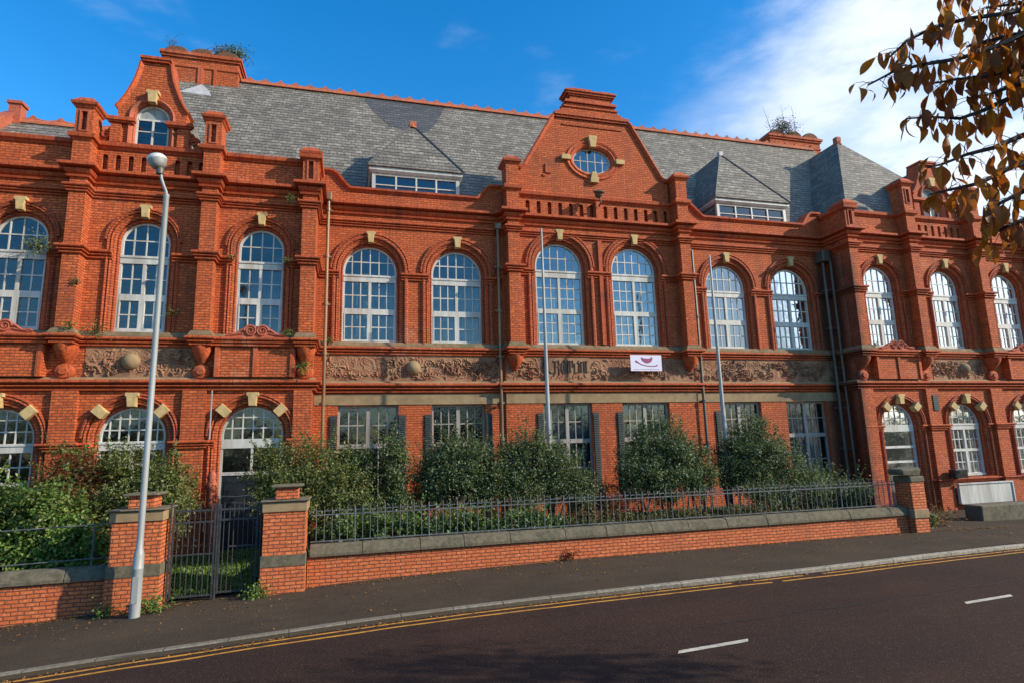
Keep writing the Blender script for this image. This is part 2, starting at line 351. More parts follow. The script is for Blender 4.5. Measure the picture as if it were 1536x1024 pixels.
# yellow lines, dashes
def ribbon(y0, w, x0, x1, mat, name, label, step=.5, wob=.0, skip=()):
    mb = MB(); x = x0; rs = []
    while x < x1+.001:
        dy = wob*mnoise.noise((x*1.1, 3.3, y0)); yy = ky(x)-y0+dy; ww = w*(1+.25*mnoise.noise((x*2.3, 7, y0)))
        rs.append(((x, yy-ww/2, zroad(x, yy)+.005), (x, yy+ww/2, zroad(x, yy)+.005))); x += step
    for i in range(len(rs)-1):
        if any(a <= rs[i][0][0] < b for a, b in skip): continue
        mb.add([rs[i][0], rs[i+1][0], rs[i+1][1], rs[i][1]], [(0, 1, 2, 3)])
    return tag(mb.build(name, mat), label, None, None, 'structure')
ribbon(.17, .065, -40, 40, M['yellow'], 'yellow_line', 'yellow painted line nearest the kerb', .25, .03, skip=((7.4, 7.9), (9.2, 9.6)))
ribbon(.42, .065, -40, 40, M['yellow'], 'yellow_line', 'yellow painted line farther from the kerb', .25, .04, skip=((8.2, 8.5),))
def yc(x): return 2.66+.02*(x-5)
for i, x0 in enumerate([4.28+5.62*k for k in range(-5, 6)]):
    mb = MB(); ww = .055; a, b = x0, x0+1.15
    ya = 7.84+(x0-4.5)*.086
    yb = ya+.09
    mb.add([(a, ya-ww, zroad(a, ya)+.006), (b, yb-ww, zroad(b, yb)+.006), (b+.08, yb+ww, zroad(b, yb)+.006), (a+.08, ya+ww, zroad(a, ya)+.006)], [(0, 1, 2, 3)])
    tag(mb.build('lane_marking', M['wpaint']), 'white centre dash painted on the road', None, 'white dashes down the road', 'structure')
mb = MB(); pts = [(5.2+i*.35, 8.72+.07*i*.35+.03*math.sin(i*1.3)) for i in range(22)]
for i in range(len(pts)-1):
    (a, b), (c, d) = pts[i], pts[i+1]
    mb.add([(a, b-.012, zroad(a, b)+.004), (c, d-.012, zroad(c, d)+.004), (c, d+.012, zroad(c, d)+.004), (a, b+.012, zroad(a, b)+.004)], [(0, 1, 2, 3)])
tag(mb.build('road_seam', M['tar']), 'thin dark tar seam across the road', None, None, 'structure')
# garden soil
mb = MB(); n = 5
def soilz(x, y):
    base = -2.28+.05*mnoise.noise((x, y, 0))
    if -4.9 < x < -1.72: base = g(x)+.03+(y-14.2)*.07
    elif x < -4.9: base = -2.42+.05*mnoise.noise((x, y, 1))
    return base
vs = []; xs = [-14+i*.3 for i in range(99)]; ysl = [14.56, 15.2, 16, 17, 18, 19.55]
xs = [x for x in xs if x < 15.5]
for x in xs:
    for y in ysl: vs.append((x, y, soilz(x, y)))
fs = [(i*6+j, (i+1)*6+j, (i+1)*6+j+1, i*6+j+1) for i in range(len(xs)-1) for j in range(5)]
mb.add(vs, fs); tag(mb.build('garden_ground', M['soil'], smooth=True), 'dark soil of the front garden', None, None, 'structure')
#@@BUILDING
# ------------------------------------------------------------------ the building
B = thing('school_building', 'long two-storey red brick Victorian building with gables, arched windows and slate roof', 'building')
B.location = (0, 0, 0)
YL, YM, YC, YR = 18.6, 19.5, 19.38, 18.6
XL, XR = -1.1, 18.62            # inner corners of the two wings
PW = .205                       # half width of pilasters
PIL = [(-10.4, YL, .42), (-7.42, YL, .42), (-4.08, YL, .42), (-1.33, YL, .42), (5.32, YC, .42), (11.93, YC, .42), (18.84, YR, .42), (21.85, YR, .42), (25.35, YR, .42), (28.6, YR, .42)]
def base_path():
    return [(-14, YL), (XL, YL), (XL, YM), (5.0, YM), (5.0, YC), (12.2, YC), (12.2, YM), (XR, YM), (XR, YR), (32, YR)]
def with_pils(pw=PW, pr=None, pils=None):
    P = base_path(); out = []
    for x, yb, d in (pils or PIL):
        d = pr or d
        P.append(None)
        ins = [(x-pw, yb), (x-pw, yb-d), (x+pw, yb-d), (x+pw, yb)]
        if x == -1.33: ins = [(XL-2*pw, YL), (XL-2*pw, YL-d), (XL+.002, YL-d)]
        if x == 18.84: ins = [(XR-.002, YR-d), (XR+2*pw, YR-d), (XR+2*pw, YR)]
        out.append(ins)
    P = [p for p in P if p]
    res = []
    # replace the wing corner points by the pilaster's own corner
    for p in P:
        if pw and p == (XL, YL): res += out[[q[0] for q in PIL].index(-1.33)]; continue
        if pw and p == (XR, YR): res += out[[q[0] for q in PIL].index(18.84)]; continue
        res.append(p)
    for q, ins in zip(PIL, out):
        if q[0] in (-1.33, 18.84): continue
        k = max(i for i in range(len(res)-1) if res[i][0] <= ins[0][0]+1e-6 and res[i+1][0] >= ins[-1][0]-1e-6)
        res = res[:k+1]+ins+res[k+1:]
    return res
PATH_P = with_pils(); PATH_B = base_path()
def clip(path, x0, x1):
    res = []
    for i in range(len(path)-1):
        a, b = path[i], path[i+1]
        if abs(b[0]-a[0]) < .01:
            if x0 < a[0] < x1:
                for p in (a, b):
                    if not res or res[-1] != p: res.append(p)
            continue
        lo, hi = max(a[0], x0), min(b[0], x1)
        if hi-lo < 1e-6: continue
        for x in (lo, hi):
            p = (x, a[1]+(b[1]-a[1])*(x-a[0])/(b[0]-a[0]))
            if not res or (abs(res[-1][0]-p[0])+abs(res[-1][1]-p[1])) > 1e-4: res.append(p)
    return res
# string-course profiles (out, z)
def prof_roll(z0, z1, out, base=-.03, soft=True):
    h = z1-z0
    return [(base, z0), (out*.30, z0), (out*.42, z0+h*.05), (out*.46, z0+h*.16), (out*.34, z0+h*.22), (out*.10, z0+h*.24), (out*.12, z0+h*.30), (out*.60, z0+h*.34), (out*.74, z0+h*.42), (out*.72, z0+h*.50), (out*.28, z0+h*.54), (out*.30, z0+h*.60), (out*.92, z0+h*.66), (out*1.05, z0+h*.76), (out*1.05, z0+h*.92), (out*.9, z0+h), (base, z1)]
def prof_box(z0, z1, out, base=-.03): return [(base, z0), (out, z0), (out, z1-.03), (out-.03, z1), (base, z1)]
def course(name, prof, mat, x0=-14, x1=32, path=None, label=None):
    mb = MB(); sweep_plan(mb, clip(path or PATH_P, x0, x1), prof); o = mb.build(name, mat, B)
    if label: o['label'] = label
    return o
# window tables -------------------------------------------------- xc, half width, spring z, sill z
UP_L = [(-8.86, .64), (-5.80, .64), (-2.68, .64)]
UP_M = [(.55, .86), (3.43, .86), (13.95, .86), (16.88, .86)]
UP_C = [(7.10, .88), (10.02, .88)]
UP_R = [(20.36, .72), (23.72, .74), (27.05, .74)]
LO_L = [(-8.86, .82), (-5.75, .82), (-2.70, .83)]
LO_R = [(20.42, .78), (23.72, .80), (27.05, .80)]
LO_M = [(.55, .93), (3.43, .88), (7.18, .88), (10.12, .91), (14.06, .88), (16.98, .92)]
SURU, SURL = .36, .34
def wrow(lst, y, z0, crown): return [(x, h, y, z0, crown-h) for x, h in lst]
UPPER = wrow(UP_L, YL, 3.45, 6.70)+wrow(UP_M[:2], YM, 3.42, 6.66)+wrow(UP_C, YC, 3.42, 7.14)+wrow(UP_M[2:], YM, 3.42, 6.72)+wrow(UP_R, YR, 3.45, 6.72)
LOWER = wrow(LO_L, YL, -1.6, 1.36)+wrow(LO_R, YR, -1.6, 1.22)
LOWER[2] = (LOWER[2][0], LOWER[2][1], YL, -2.75, LOWER[2][4]); LOWER[3] = (LOWER[3][0], LOWER[3][1], YR, -2.75, LOWER[3][4])
def wall(x0, x1, y, z0, z1, upper, lower, rects=(), th=.42):
    hs = [hole(x, h+.10, zz0-.05, zs) for x, h, yy, zz0, zs in upper+lower if x0 < x < x1]
    hs += [[(x-h, z_0), (x-h, z_1), (x+h, z_1), (x+h, z_0)] for x, h, z_0, z_1 in rects]
    return plate('wall', [(x0, z0), (x1, z0), (x1, z1), (x0, z1)], hs, y, th, M['brick'], B)
PTOP = 8.62
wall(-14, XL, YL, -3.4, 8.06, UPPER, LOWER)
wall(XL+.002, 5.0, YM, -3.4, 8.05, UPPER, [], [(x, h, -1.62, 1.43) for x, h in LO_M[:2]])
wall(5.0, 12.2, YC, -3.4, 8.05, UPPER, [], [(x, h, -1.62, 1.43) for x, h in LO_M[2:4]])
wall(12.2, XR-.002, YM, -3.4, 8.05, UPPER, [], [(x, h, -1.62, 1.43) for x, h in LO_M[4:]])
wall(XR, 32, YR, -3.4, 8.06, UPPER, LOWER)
# returns, body, interior
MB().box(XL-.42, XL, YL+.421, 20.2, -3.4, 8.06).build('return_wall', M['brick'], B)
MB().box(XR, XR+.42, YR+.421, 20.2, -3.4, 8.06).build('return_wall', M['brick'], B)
mb = MB(); mb.box(-14, 32, 22.0, 31, -3.4, 8.3).box(-14.3, -14, 18.7, 31, -3.4, 8.3).box(32, 32.3, 18.7, 31, -3.4, 8.3).build('rear_block', M['brick'], B)
mb = MB(); mb.box(-13.9, 31.9, 21.9, 21.99, -3.3, 8.2).box(-13.9, -1.6, 19.05, 21.89, 2.3, 2.6).box(-1.59, 19.1, 19.95, 21.89, 2.3, 2.6).box(19.11, 31.9, 19.05, 21.89, 2.3, 2.6).box(-13.9, 31.9, 19.95, 21.89, 7.62, 7.95)
mb.box(-13.9, -1.6, 19.05, 19.94, 7.62, 7.95).box(19.11, 31.9, 19.05, 19.94, 7.62, 7.95)
mb.build('interior', M['dark'], B)
# pilasters ------------------------------------------------------
def solid_path(name, x, y, zs, mat, pw, d, cx=None):
    mb = MB(); mb.box(x-pw, x+pw, y-d, y+.02, zs[0], zs[1]); return mb.build(name, mat, B)
def pilx(x):
    if x == -1.33: return XL-PW
    if x == 18.84: return XR+PW
    return x
for i, (x, y, d) in enumerate(PIL):
    x = pilx(x); tall = i in (1, 2, 4, 5, 7, 8)
    top = {1: 9.78, 2: 9.78, 4: 9.74, 5: 9.74, 7: 10.08, 8: 10.08}.get(i, 8.92)
    niche0, niche1 = (9.12, 9.66) if i in (1, 2) else ((9.36, 9.92) if i in (7, 8) else (8.22, 8.78))
    has = i not in (4, 5)
    mb = MB()
    zt = 8.06
    mb.box(x-PW, x+PW, y-d, y+.02, 3.2, zt)
    mb.build('pilaster', M['brick'], B)
    # pier above the cornice, with a slot niche
    pr = PW+.02; yf = y-d-.02; mb = MB()
    if has:
        s = .062
        mb.box(x-pr, x-s, yf, yf+.12, zt, top).box(x+s, x+pr, yf, yf+.12, zt, top).box(x-s, x+s, yf, yf+.12, zt, niche0).box(x-s, x+s, yf, yf+.12, niche1, top)
        mb.box(x-pr, x+pr, yf+.121, yf+.60, zt, top)
    else: mb.box(x-pr, x+pr, yf, yf+.60, zt, top)
    p = mb.build('parapet_pier', M['brick'], B)
    if has:
        mb = MB(); sweep_xz(mb, [(x-s-.03, niche0-.03), (x-s-.03, niche1+.03), (x+s+.03, niche1+.03), (x+s+.03, niche0-.03), (x-s-.03, niche0-.03)], [(-.02, -.03), (.03, -.03), (.03, .02), (-.02, .02)], yf, [(-.7, -.7), (-.7, .7), (.7, .7), (.7, -.7), (-.7, -.7)])
        mb.build('niche_moulding', M['terra_l'], p)
    mb = MB()
    ring = lambda o, z: [(x-pr-o, yf-o, z), (x+pr+o, yf-o, z), (x+pr+o, yf+.6+o, z), (x-pr-o, yf+.6+o, z)]
    mb.rings([ring(0, top), ring(.03, top+.02), ring(.05, top+.06), ring(.10, top+.10), ring(.12, top+.17), ring(.07, top+.19), ring(.05, top+.23), ring(-.06, top+.36), ring(-.10, top+.37)])
    mb.build('pier_cap', M['terra'], p, bevel=0)
# band round tall piers at parapet level is part of the parapet course below
# corbels under the pilasters
for i, (x, y, d) in enumerate(PIL):
    x = pilx(x); mb = MB(); rs = []
    for k in range(9):
        q = k/8; zz = 3.06-.52*q; w = (PW+.05)*math.cos(q*1.35)+.02; dd = (d+.03)*math.cos(q*1.35)+.02
        rs.append([(x-w, y+.01, zz), (x-w*.92, y-dd*.6, zz), (x-w*.5, y-dd*.95, zz), (x, y-dd*1.05, zz), (x+w*.5, y-dd*.95, zz), (x+w*.92, y-dd*.6, zz), (x+w, y+.01, zz)])
    mb.rings(rs); o = mb.build('corbel', M['terra'], B, smooth=True)
    if i not in (4, 5):
        mb = MB(); rs = []      # carved console under the corbel on the frieze
        mb.lathe(0, 0, [(.0, -.1), (.1, -.1), (.12, -.05), (.20, -.03), (.23, .02), (.24, .03), (.24, .12)], 18)
        o2 = mb; vs = [(x+px_, y-.02-(.12-pz)*.9, 2.33+py_*.9) for px_, py_, pz in mb.v]; mb.v = vs
        mb.build('rosette', M['terra'], B, smooth=True)
# lower piers of the wings
LP = [(-10.3, .30), (-7.35, .30), (-4.22, .30), (-1.35, .25), (18.90, .28), (22.02, .30), (25.35, .30), (28.7, .3)]
for x, w in LP:
    MB().box(x-w, x+w, YL-.13, YL+.02, -1.66, 1.81).build('pier', M['brick'], B)
    MB().box(x-w-.04, x+w+.04, YL-.18, YL+.02, -3.4, -1.66).build('pier_base', M['brick'], B)
# courses ---------------------------------------------------------
def mkpath(pw, pr): return with_pils(pw, pr)
# low cornice follows wings only slightly
PATH_LOW = base_path()
course('lower_cornice', prof_roll(1.80, 2.10, .24), M['terra'], path=PATH_LOW)
course('frieze_border', prof_box(2.10, 2.17, .10), M['lintel'], path=PATH_LOW)
course('sill_course', prof_roll(3.02, 3.27, .17), M['terra'])
# stone sill band between/under windows
course('sill_band', [(-.03, 3.27), (.11, 3.27), (.11, 3.31), (.05, 3.43), (-.03, 3.43)], M['sill'])
MB().box(XL+.01, XR-.01, YM-.03, YM+.02, 1.43, 1.77).build('stone_lintel', M['lintel'], B)
MB().box(5.01, 12.19, YC-.031, YC+.02, 1.43, 1.77).build('stone_lintel', M['lintel'], B)
def segs(wins, sur, x0, x1):
    xs = [x0]
    for w in sorted(wins): xs += [w[0]-w[1]-.12, w[0]+w[1]+.12]
    xs.append(x1); return [(xs[i], xs[i+1]) for i in range(0, len(xs), 2)]
for a, b in segs([w for w in UPPER if w[0] < 5], SURU, -14, 5.0)+segs([w for w in UPPER if w[0] > 12.2], SURU, 12.2, 32):
    course('impost_course', prof_roll(5.50, 5.74, .15), M['terra'], a, b)
for a, b in segs([w for w in UPPER if 5 < w[0] < 12.2], SURU, 5.0, 12.2):
    course('impost_course', prof_roll(5.86, 6.10, .15), M['terra'], a+.001, b-.001)
def low_path():
    res = base_path()
    for x, w in LP:
        ins = [(x-w, YL), (x-w, YL-.13), (x+w, YL-.13), (x+w, YL)]
        if x == -1.35: continue
        if x == 18.90: continue
        k = max(i for i in range(len(res)-1) if res[i][0] <= ins[0][0]+1e-6 and res[i+1][0] >= ins[-1][0]-1e-6)
        res = res[:k+1]+ins+res[k+1:]
    return res
PATH_LP = low_path()
for a, b in segs([w for w in LOWER if w[0] < 5], SURL, -14, -1.101)+segs([w for w in LOWER if w[0] > 12.2], SURL, XR+.001, 32):
    course('lower_impost', prof_roll(.20, .42, .14), M['terra'], a, b, PATH_LP)
for a, b in ((-14, -9.75), (-7.9, -6.75), (-4.8, -3.7), (-1.7, -1.105), (XR+.001, 19.4), (21.5, 32)):
    course('plinth_course', prof_roll(-1.80, -1.66, .12), M['terra'], a, b, PATH_LP)
course('architrave', prof_roll(7.28, 7.50, .13), M['terra'])
course('main_cornice', [(-.03, 7.70), (.07, 7.70), (.09, 7.75), (.03, 7.77), (.03, 7.79), (.10, 7.82), (.14, 7.89), (.13, 7.92), (.07, 7.93), (.07, 7.95), (.23, 7.97), (.26, 7.99), (.26, 8.06), (.21, 8.09), (-.03, 8.09)], M['terra'])
# parapets -------------------------------------------------------
def slot(x, z0, z1, h=.075): return [(x-h, z0), (x-h, z1-h)]+[(x+h*math.cos(a), z1-h+h*math.sin(a)) for a in (2.6, 2.1, 1.57, 1.05, .5)]+[(x+h, z1-h), (x+h, z0)]
WPT = 9.0
def parapet(x0, x1, y, z1, slots=(), th=.40, zs=(8.14, 8.66)):
    hs = [slot(x, *zs) for x in slots]
    p = plate('parapet', [(x0, 8.07), (x1, 8.07), (x1, z1), (x0, z1)], hs, y, .14 if slots else th, M['brick'], B)
    if slots: MB().box(x0, x1, y+.15, y+.40, 8.07, z1).build('parapet_backing', M['brick'], p)
    return p
parapet(-14, -7.64, YL, 8.80); parapet(-7.2, -4.3, YL, 8.80, [-6.98+.33*k for k in range(4)]+[-5.1+.33*k for k in range(3)])
parapet(-3.86, XL-.4, YL, 8.80)
parapet(5.55, 11.7, YC, 8.76, [5.98+.41*k for k in range(7)]+[8.98+.41*k for k in range(7)])
parapet(XR+.42, 21.62, YR, 8.80); parapet(22.08, 25.12, YR, 8.80, [22.42+.35*k for k in range(8)]); parapet(25.58, 32, YR, 8.80)
for a, b in ((-14, XL+.001), (XR-.001, 32)):
    pa = clip(PATH_P, a, b)
    mb = MB(); sweep_plan(mb, pa, [(-.42, 8.80), (.03, 8.80), (.05, 8.84), (.12, 8.88), (.14, 8.98), (.08, 9.02), (-.42, 9.05)])
    mb.build('parapet_coping', M['terra'], B)
mb = MB(); sweep_plan(mb, clip(PATH_P, 5.08, 12.16), [(-.42, 8.76), (.03, 8.76), (.05, 8.80), (.12, 8.84), (.14, 8.95), (.08, 8.99), (-.42, 9.02)]); mb.build('parapet_coping', M['terra'], B)
# swept parapets of the main range
def swoop(x0, x1, l, rr):
    lz, rz = l; top = []
    def ss(q): return q*q*(3-2*q)
    n = 10; zb = 8.52
    xs_l = (x0, x0+.30, x0+1.0); xs_r = (x1-.95, x1-.40, x1)
    top.append((x0, lz))
    for i in range(n+1): top.append((xs_l[1]+(xs_l[2]-xs_l[1])*i/n, lz+(zb-lz)*ss(i/n)))
    for i in range(n+1): top.append((xs_r[0]+(xs_r[1]-xs_r[0])*i/n, zb+(rz-zb)*ss(i/n)))
    top.append((x1, rz))
    p = plate('parapet', [(x1, 8.08), (x0, 8.08)]+top, [], YM, .36, M['brick'], B)
    mb = MB(); sweep_xz(mb, top, [(-.02, .40), (-.02, -.02), (.02, -.05), (.05, -.11), (.12, -.12), (.14, -.04), (.14, .40)], YM)
    mb.build('parapet_coping', M['terra'], p)
swoop(XL+.01, 5.09, (9.10, 9.02), None)
swoop(12.16, XR-.01, (9.0, 9.05), None)
# side returns of wing parapets
MB().box(XL-.40, XL-.002, YL+.05, 20.0, 8.07, 9.0).build('parapet', M['brick'], B)
MB().box(XR+.002, XR+.40, YR+.05, 20.0, 8.07, 9.0).build('parapet', M['brick'], B)
# thin rib between the centre windows
MB().box(8.56, 8.70, YC-.10, YC+.01, 3.45, 7.27).box(8.54, 8.74, YC-.16, YC+.01, 8.09, 8.75).build('rib', M['terra'], B)
# arch surrounds, keystones, windows -------------------------------
def surround_prof(w):
    return [(-.0, .30), (-.0, .13), (.02, .09), (.05, .09), (.056, .14), (.068, .14), (.07, .05), (.10, .03), (.125, .05), (.13, .11), (.145, .11), (.15, -.01), (.18, -.04), (.205, -.02), (.21, .05), (.225, .05), (.23, -.06), (.26, -.085), (w-.05, -.085), (w, -.05), (w, .04), (.21, .16), (.125, .30)]
def surround(x, h, y, z0, zs, w, lab=None):
    mb = MB(); p, n = archpath(x, h, z0, zs, 24); sweep_xz(mb, p, surround_prof(w), y, n)
    # outer hood above the impost
    p2, n2 = archpath(x, h+w-.02, zs+.0, zs+.01, 24); sweep_xz(mb, p2[1:-1], [(0, .03), (0, -.05), (.03, -.09), (.07, -.08), (.08, .03)], y, n2[1:-1])
    return mb.build('arch_surround', M['mould'], B)
def keystone(x, y, zs, h, dz0, dz1, ang=90, w=.12, out=.17):
    a = R(ang); ca, sa = math.cos(a), math.sin(a); mb = MB()
    def pt(rad, off): return (x+ca*rad-sa*off, zs+sa*rad+ca*off)
    r0, r1 = h+dz0, h+dz1
    if ang == 90: poly = [pt(r0, -w*.72), pt(r0, w*.72), pt(r1-.1, w*.95), pt(r1-.1, w*1.25), pt(r1, w*1.25), pt(r1, -w*1.25), pt(r1-.1, -w*1.25), pt(r1-.1, -w*.95)]
    else: poly = [pt(r0, -w), pt(r0, w), pt(r1, w*1.1), pt(r1, -w*1.1)]
    mb.prism(poly, y-out, y+.05); return mb.build('keystone', M['stone'], B, bevel=.008)
def bars(mb, x, h, zs, xs, z0, z1, y0, y1, w=.017, arch=False):
    for xx in xs:
        zt = zs+math.sqrt(max(h*h-(xx-x)**2, 0))-.03 if arch else z1
        if zt > z0: mb.box(xx-w, xx+w, y0, y1, z0, zt)
def hbar(mb, x0, x1, z, y0, y1, w=.017): mb.box(x0, x1, y0, y1, z-w, z+w)
def archwindow(x, h, y, z0, zs, cols, tr, midrows, botrows, mats='white', archrows=2, curt=.5, glass='glass', name='window', mc=None):
    """tr = (transom top, transom bottom, second rail top, second rail bottom)"""
    yg = y+.24; mb = MB(); fr = .062
    p, n = archpath(x, h, z0, zs, 20)
    sweep_xz(mb, p, [(.01, -.04), (-fr, -.04), (-fr, .05), (.01, .05)], yg, n)
    mb.box(x-h, x+h, yg-.07, yg+.05, z0, z0+.09)
    mb.box(x-h+.01, x+h-.01, yg-.06, yg+.04, tr[1], tr[0])
    mb.box(x-h+.01, x+h-.01, yg-.085, yg-.06, tr[0]-.07, tr[0]-.02)
    mb.box(x-h+fr, x+h-fr, yg-.045, yg+.035, tr[3], tr[2])
    mb.box(x-.045, x+.045, yg-.05, yg+.03, z0+.09, tr[3]); mb.box(x-.045, x+.045, yg-.05, yg+.03, tr[2], tr[1])
    iw = h-fr
    # arch lights
    xs = [x-h+2*h*(k+1)/cols for k in range(cols-1)]
    bars(mb, x, h, zs, xs, tr[0], 0, yg-.02, yg+.02, arch=True)
    for k in range(archrows-1):
        zz = tr[0]+(zs+h-tr[0])*(k+1)/archrows*(.92 if archrows == 2 else 1); hw = math.sqrt(max(h*h-max(zz-zs, 0)**2, 0))-fr*.6
        hbar(mb, x-hw, x+hw, zz, yg-.019, yg+.019)
    mc = mc or cols//2
    for za, zb, rows, sash in ((tr[2], tr[1], midrows, 0), (z0+.09, tr[3], botrows, .03)):
        for sgn in (-1, 1):
            xa, xb = (x-iw, x-.045) if sgn < 0 else (x+.045, x+iw)
            if sash:
                for bx in ((xa, xa+sash, za, zb), (xb-sash, xb, za, zb), (xa+sash, xb-sash, za, za+sash), (xa+sash, xb-sash, zb-sash, zb)): mb.box(bx[0], bx[1], yg-.055, yg+.025, bx[2], bx[3])
            bars(mb, x, h, zs, [xa+(xb-xa)*(k+1)/mc for k in range(mc-1)], za, zb, yg-.02, yg+.02)
            for k in range(rows-1): hbar(mb, xa, xb, za+(zb-za)*(k+1)/rows, yg-.019, yg+.019)
    w = mb.build(name, M[mats], B)
    g_ = MB(); pp = hole(x, h-.02, z0+.02, zs, 20)
    g_.add([(a, yg+.005, b) for a, b in pp], [tuple(range(len(pp)))]); g_.build('glass', M[glass], w, fix=False)
    if curt:
        c = MB(); n_ = 60; zt = zs+h-.1 if curt >= 1 else z0+(zs+h-z0)*curt
        for part in ((x-h, x-h*.03), (x+h*.03, x+h)):
            vs = []
            for k in range(n_+1):
                xx = part[0]+(part[1]-part[0])*k/n_; yy = yg+.30+.03*math.sin(k*1.1)+.012*math.sin(k*2.7+x)
                vs += [(xx, yy, z0), (xx+.02*math.sin(k*.9), yy, zt+.03*math.sin(k*.35+x))]
            c.add(vs, [(2*k, 2*k+2, 2*k+3, 2*k+1) for k in range(n_)])
        c.build('curtain', M['curtain'], w, fix=False)
    return w
for i, (x, h, y, z0, zs) in enumerate(UPPER):
    cen = 5 < x < 12.2; right = x > 18; left = x < -1.1
    tr = (6.14, 5.88, 4.74, 4.60) if cen else (5.70, 5.46, 4.56, 4.40)
    sw = .30 if (right or left) else .36
    surround(x, h, y, z0-.02, zs, sw)
    keystone(x, y, zs, h, .06, .44, out=.16, w=.115)
    archwindow(x, h, y, z0, zs, 4 if left else (5 if right else 6), tr, 3 if cen else 2, 3 if cen else 2, curt=(0, 0, .72, .74, .74, .62, 1, .70, 1, .45, 1, 1)[i], glass='glass_r' if 6 < x < 18 else 'glass', mc=2 if left else 3)
for i, (x, h, y, z0, zs) in enumerate(LOWER):
    surround(x, h, y, max(z0, -1.6)-.02 if i not in (2, 3) else -2.8, zs, .32)
    keystone(x, y, zs, h, .0, .38, out=.2, w=.13)
    keystone(x, y, zs, h, .04, .36, ang=137, w=.12, out=.2); keystone(x, y, zs, h, .04, .36, ang=43, w=.12, out=.2)
    if i in (2, 3): continue
    archwindow(x, h, y, z0, zs, 7 if x < 0 else 5, (.44, .20, -.55, -.62), 2, 2, archrows=3, curt=0 if x < 0 else 1, mc=3, glass='glass_l')
    MB().box(x-h-.2, x+h+.2, y-.12, y+.3, z0-.10, z0-.03).build('window_sill', M['terra'], B)
# door bay on the left wing
def doorbay(x, h, y, zs, zt, left):
    yg = y+.24; mb = MB(); p, n = archpath(x, h, -2.8, zs, 20)
    sweep_xz(mb, p, [(.01, -.04), (-.06, -.04), (-.06, .05), (.01, .05)], yg, n)
    mb.box(x-h+.01, x+h-.01, yg-.06, yg+.04, .18, .44)
    cols = 6
    bars(mb, x, h, zs, [x-h+2*h*(k+1)/cols for k in range(cols-1)], .44, 0, yg-.02, yg+.02, arch=True)
    for k in (1, 2):
        zz = .44+(zs+h-.44)*k/3; hw = math.sqrt(h*h-max(zz-zs, 0)**2)-.04; hbar(mb, x-hw, x+hw, zz, yg-.019, yg+.019)
    mb.box(x-h+.05, x+h-.05, yg-.045, yg+.03, zt-.09, zt)
    if left: mb.box(x-.03, x+.03, yg-.045, yg+.03, zt, .18)
    else:
        mb.box(x-h+.05, x+h-.05, yg-.045, yg+.03, -1.0, -.92)
    w = mb.build('door_frame', M['white'], B)
    g_ = MB(); pp = hole(x, h-.02, zt-.02 if left else -2.1, zs, 20); g_.add([(a, yg+.005, b) for a, b in pp], [tuple(range(len(pp)))]); g_.build('glass', M['glass_l'], w, fix=False)
    if left:
        d = MB(); d.box(x-h+.06, x+h-.06, yg, yg+.05, -2.75, zt-.09)
        for a, b in ((x-h+.14, x-.05), (x+.05, x+h-.14)):
            for c, e in ((-2.55, -1.75), (-1.6, zt-.25)):
                d.box(a, b, yg-.02, yg, c, c+.03).box(a, b, yg-.02, yg, e-.03, e).box(a, a+.03, yg-.02, yg, c+.03, e-.03).box(b-.03, b, yg-.02, yg, c+.03, e-.03)
        dd = d.build('door', M['door'], B)
        MB().tube([(x+.12, yg-.07, -1.55), (x+.12, yg-.07, -1.45)], .02).tube([(x+.12, yg-.07, -1.5), (x+.12, yg-.01, -1.5)], .012).build('handle', M['galv'], dd)
    else:
        d = MB(); d.box(x-h+.06, x+h-.06, yg, yg+.05, -2.75, -2.1); d.build('door', M['door'], B)
doorbay(LOWER[2][0], LOWER[2][1], YL, LOWER[2][4], -.48, True)
doorbay(LOWER[3][0], LOWER[3][1], YR, LOWER[3][4], -.36, False)
MB().box(-3.7, -1.75, YL-.6, YL+.25, -3.2, -2.78).build('door_step', M['coping'], B)
# carved base blocks beside the door
for xx in (-3.66, -1.74):
    mb = MB(); mb.lathe(xx, YL-.02, [(.02, -.42), (.07, -.46), (.11, -.55), (.09, -.66), (.13, -.76), (.13, -.86), (.10, -.92), (.10, -2.8)], 12); mb.build('door_column', M['terra_l'], B, smooth=True)
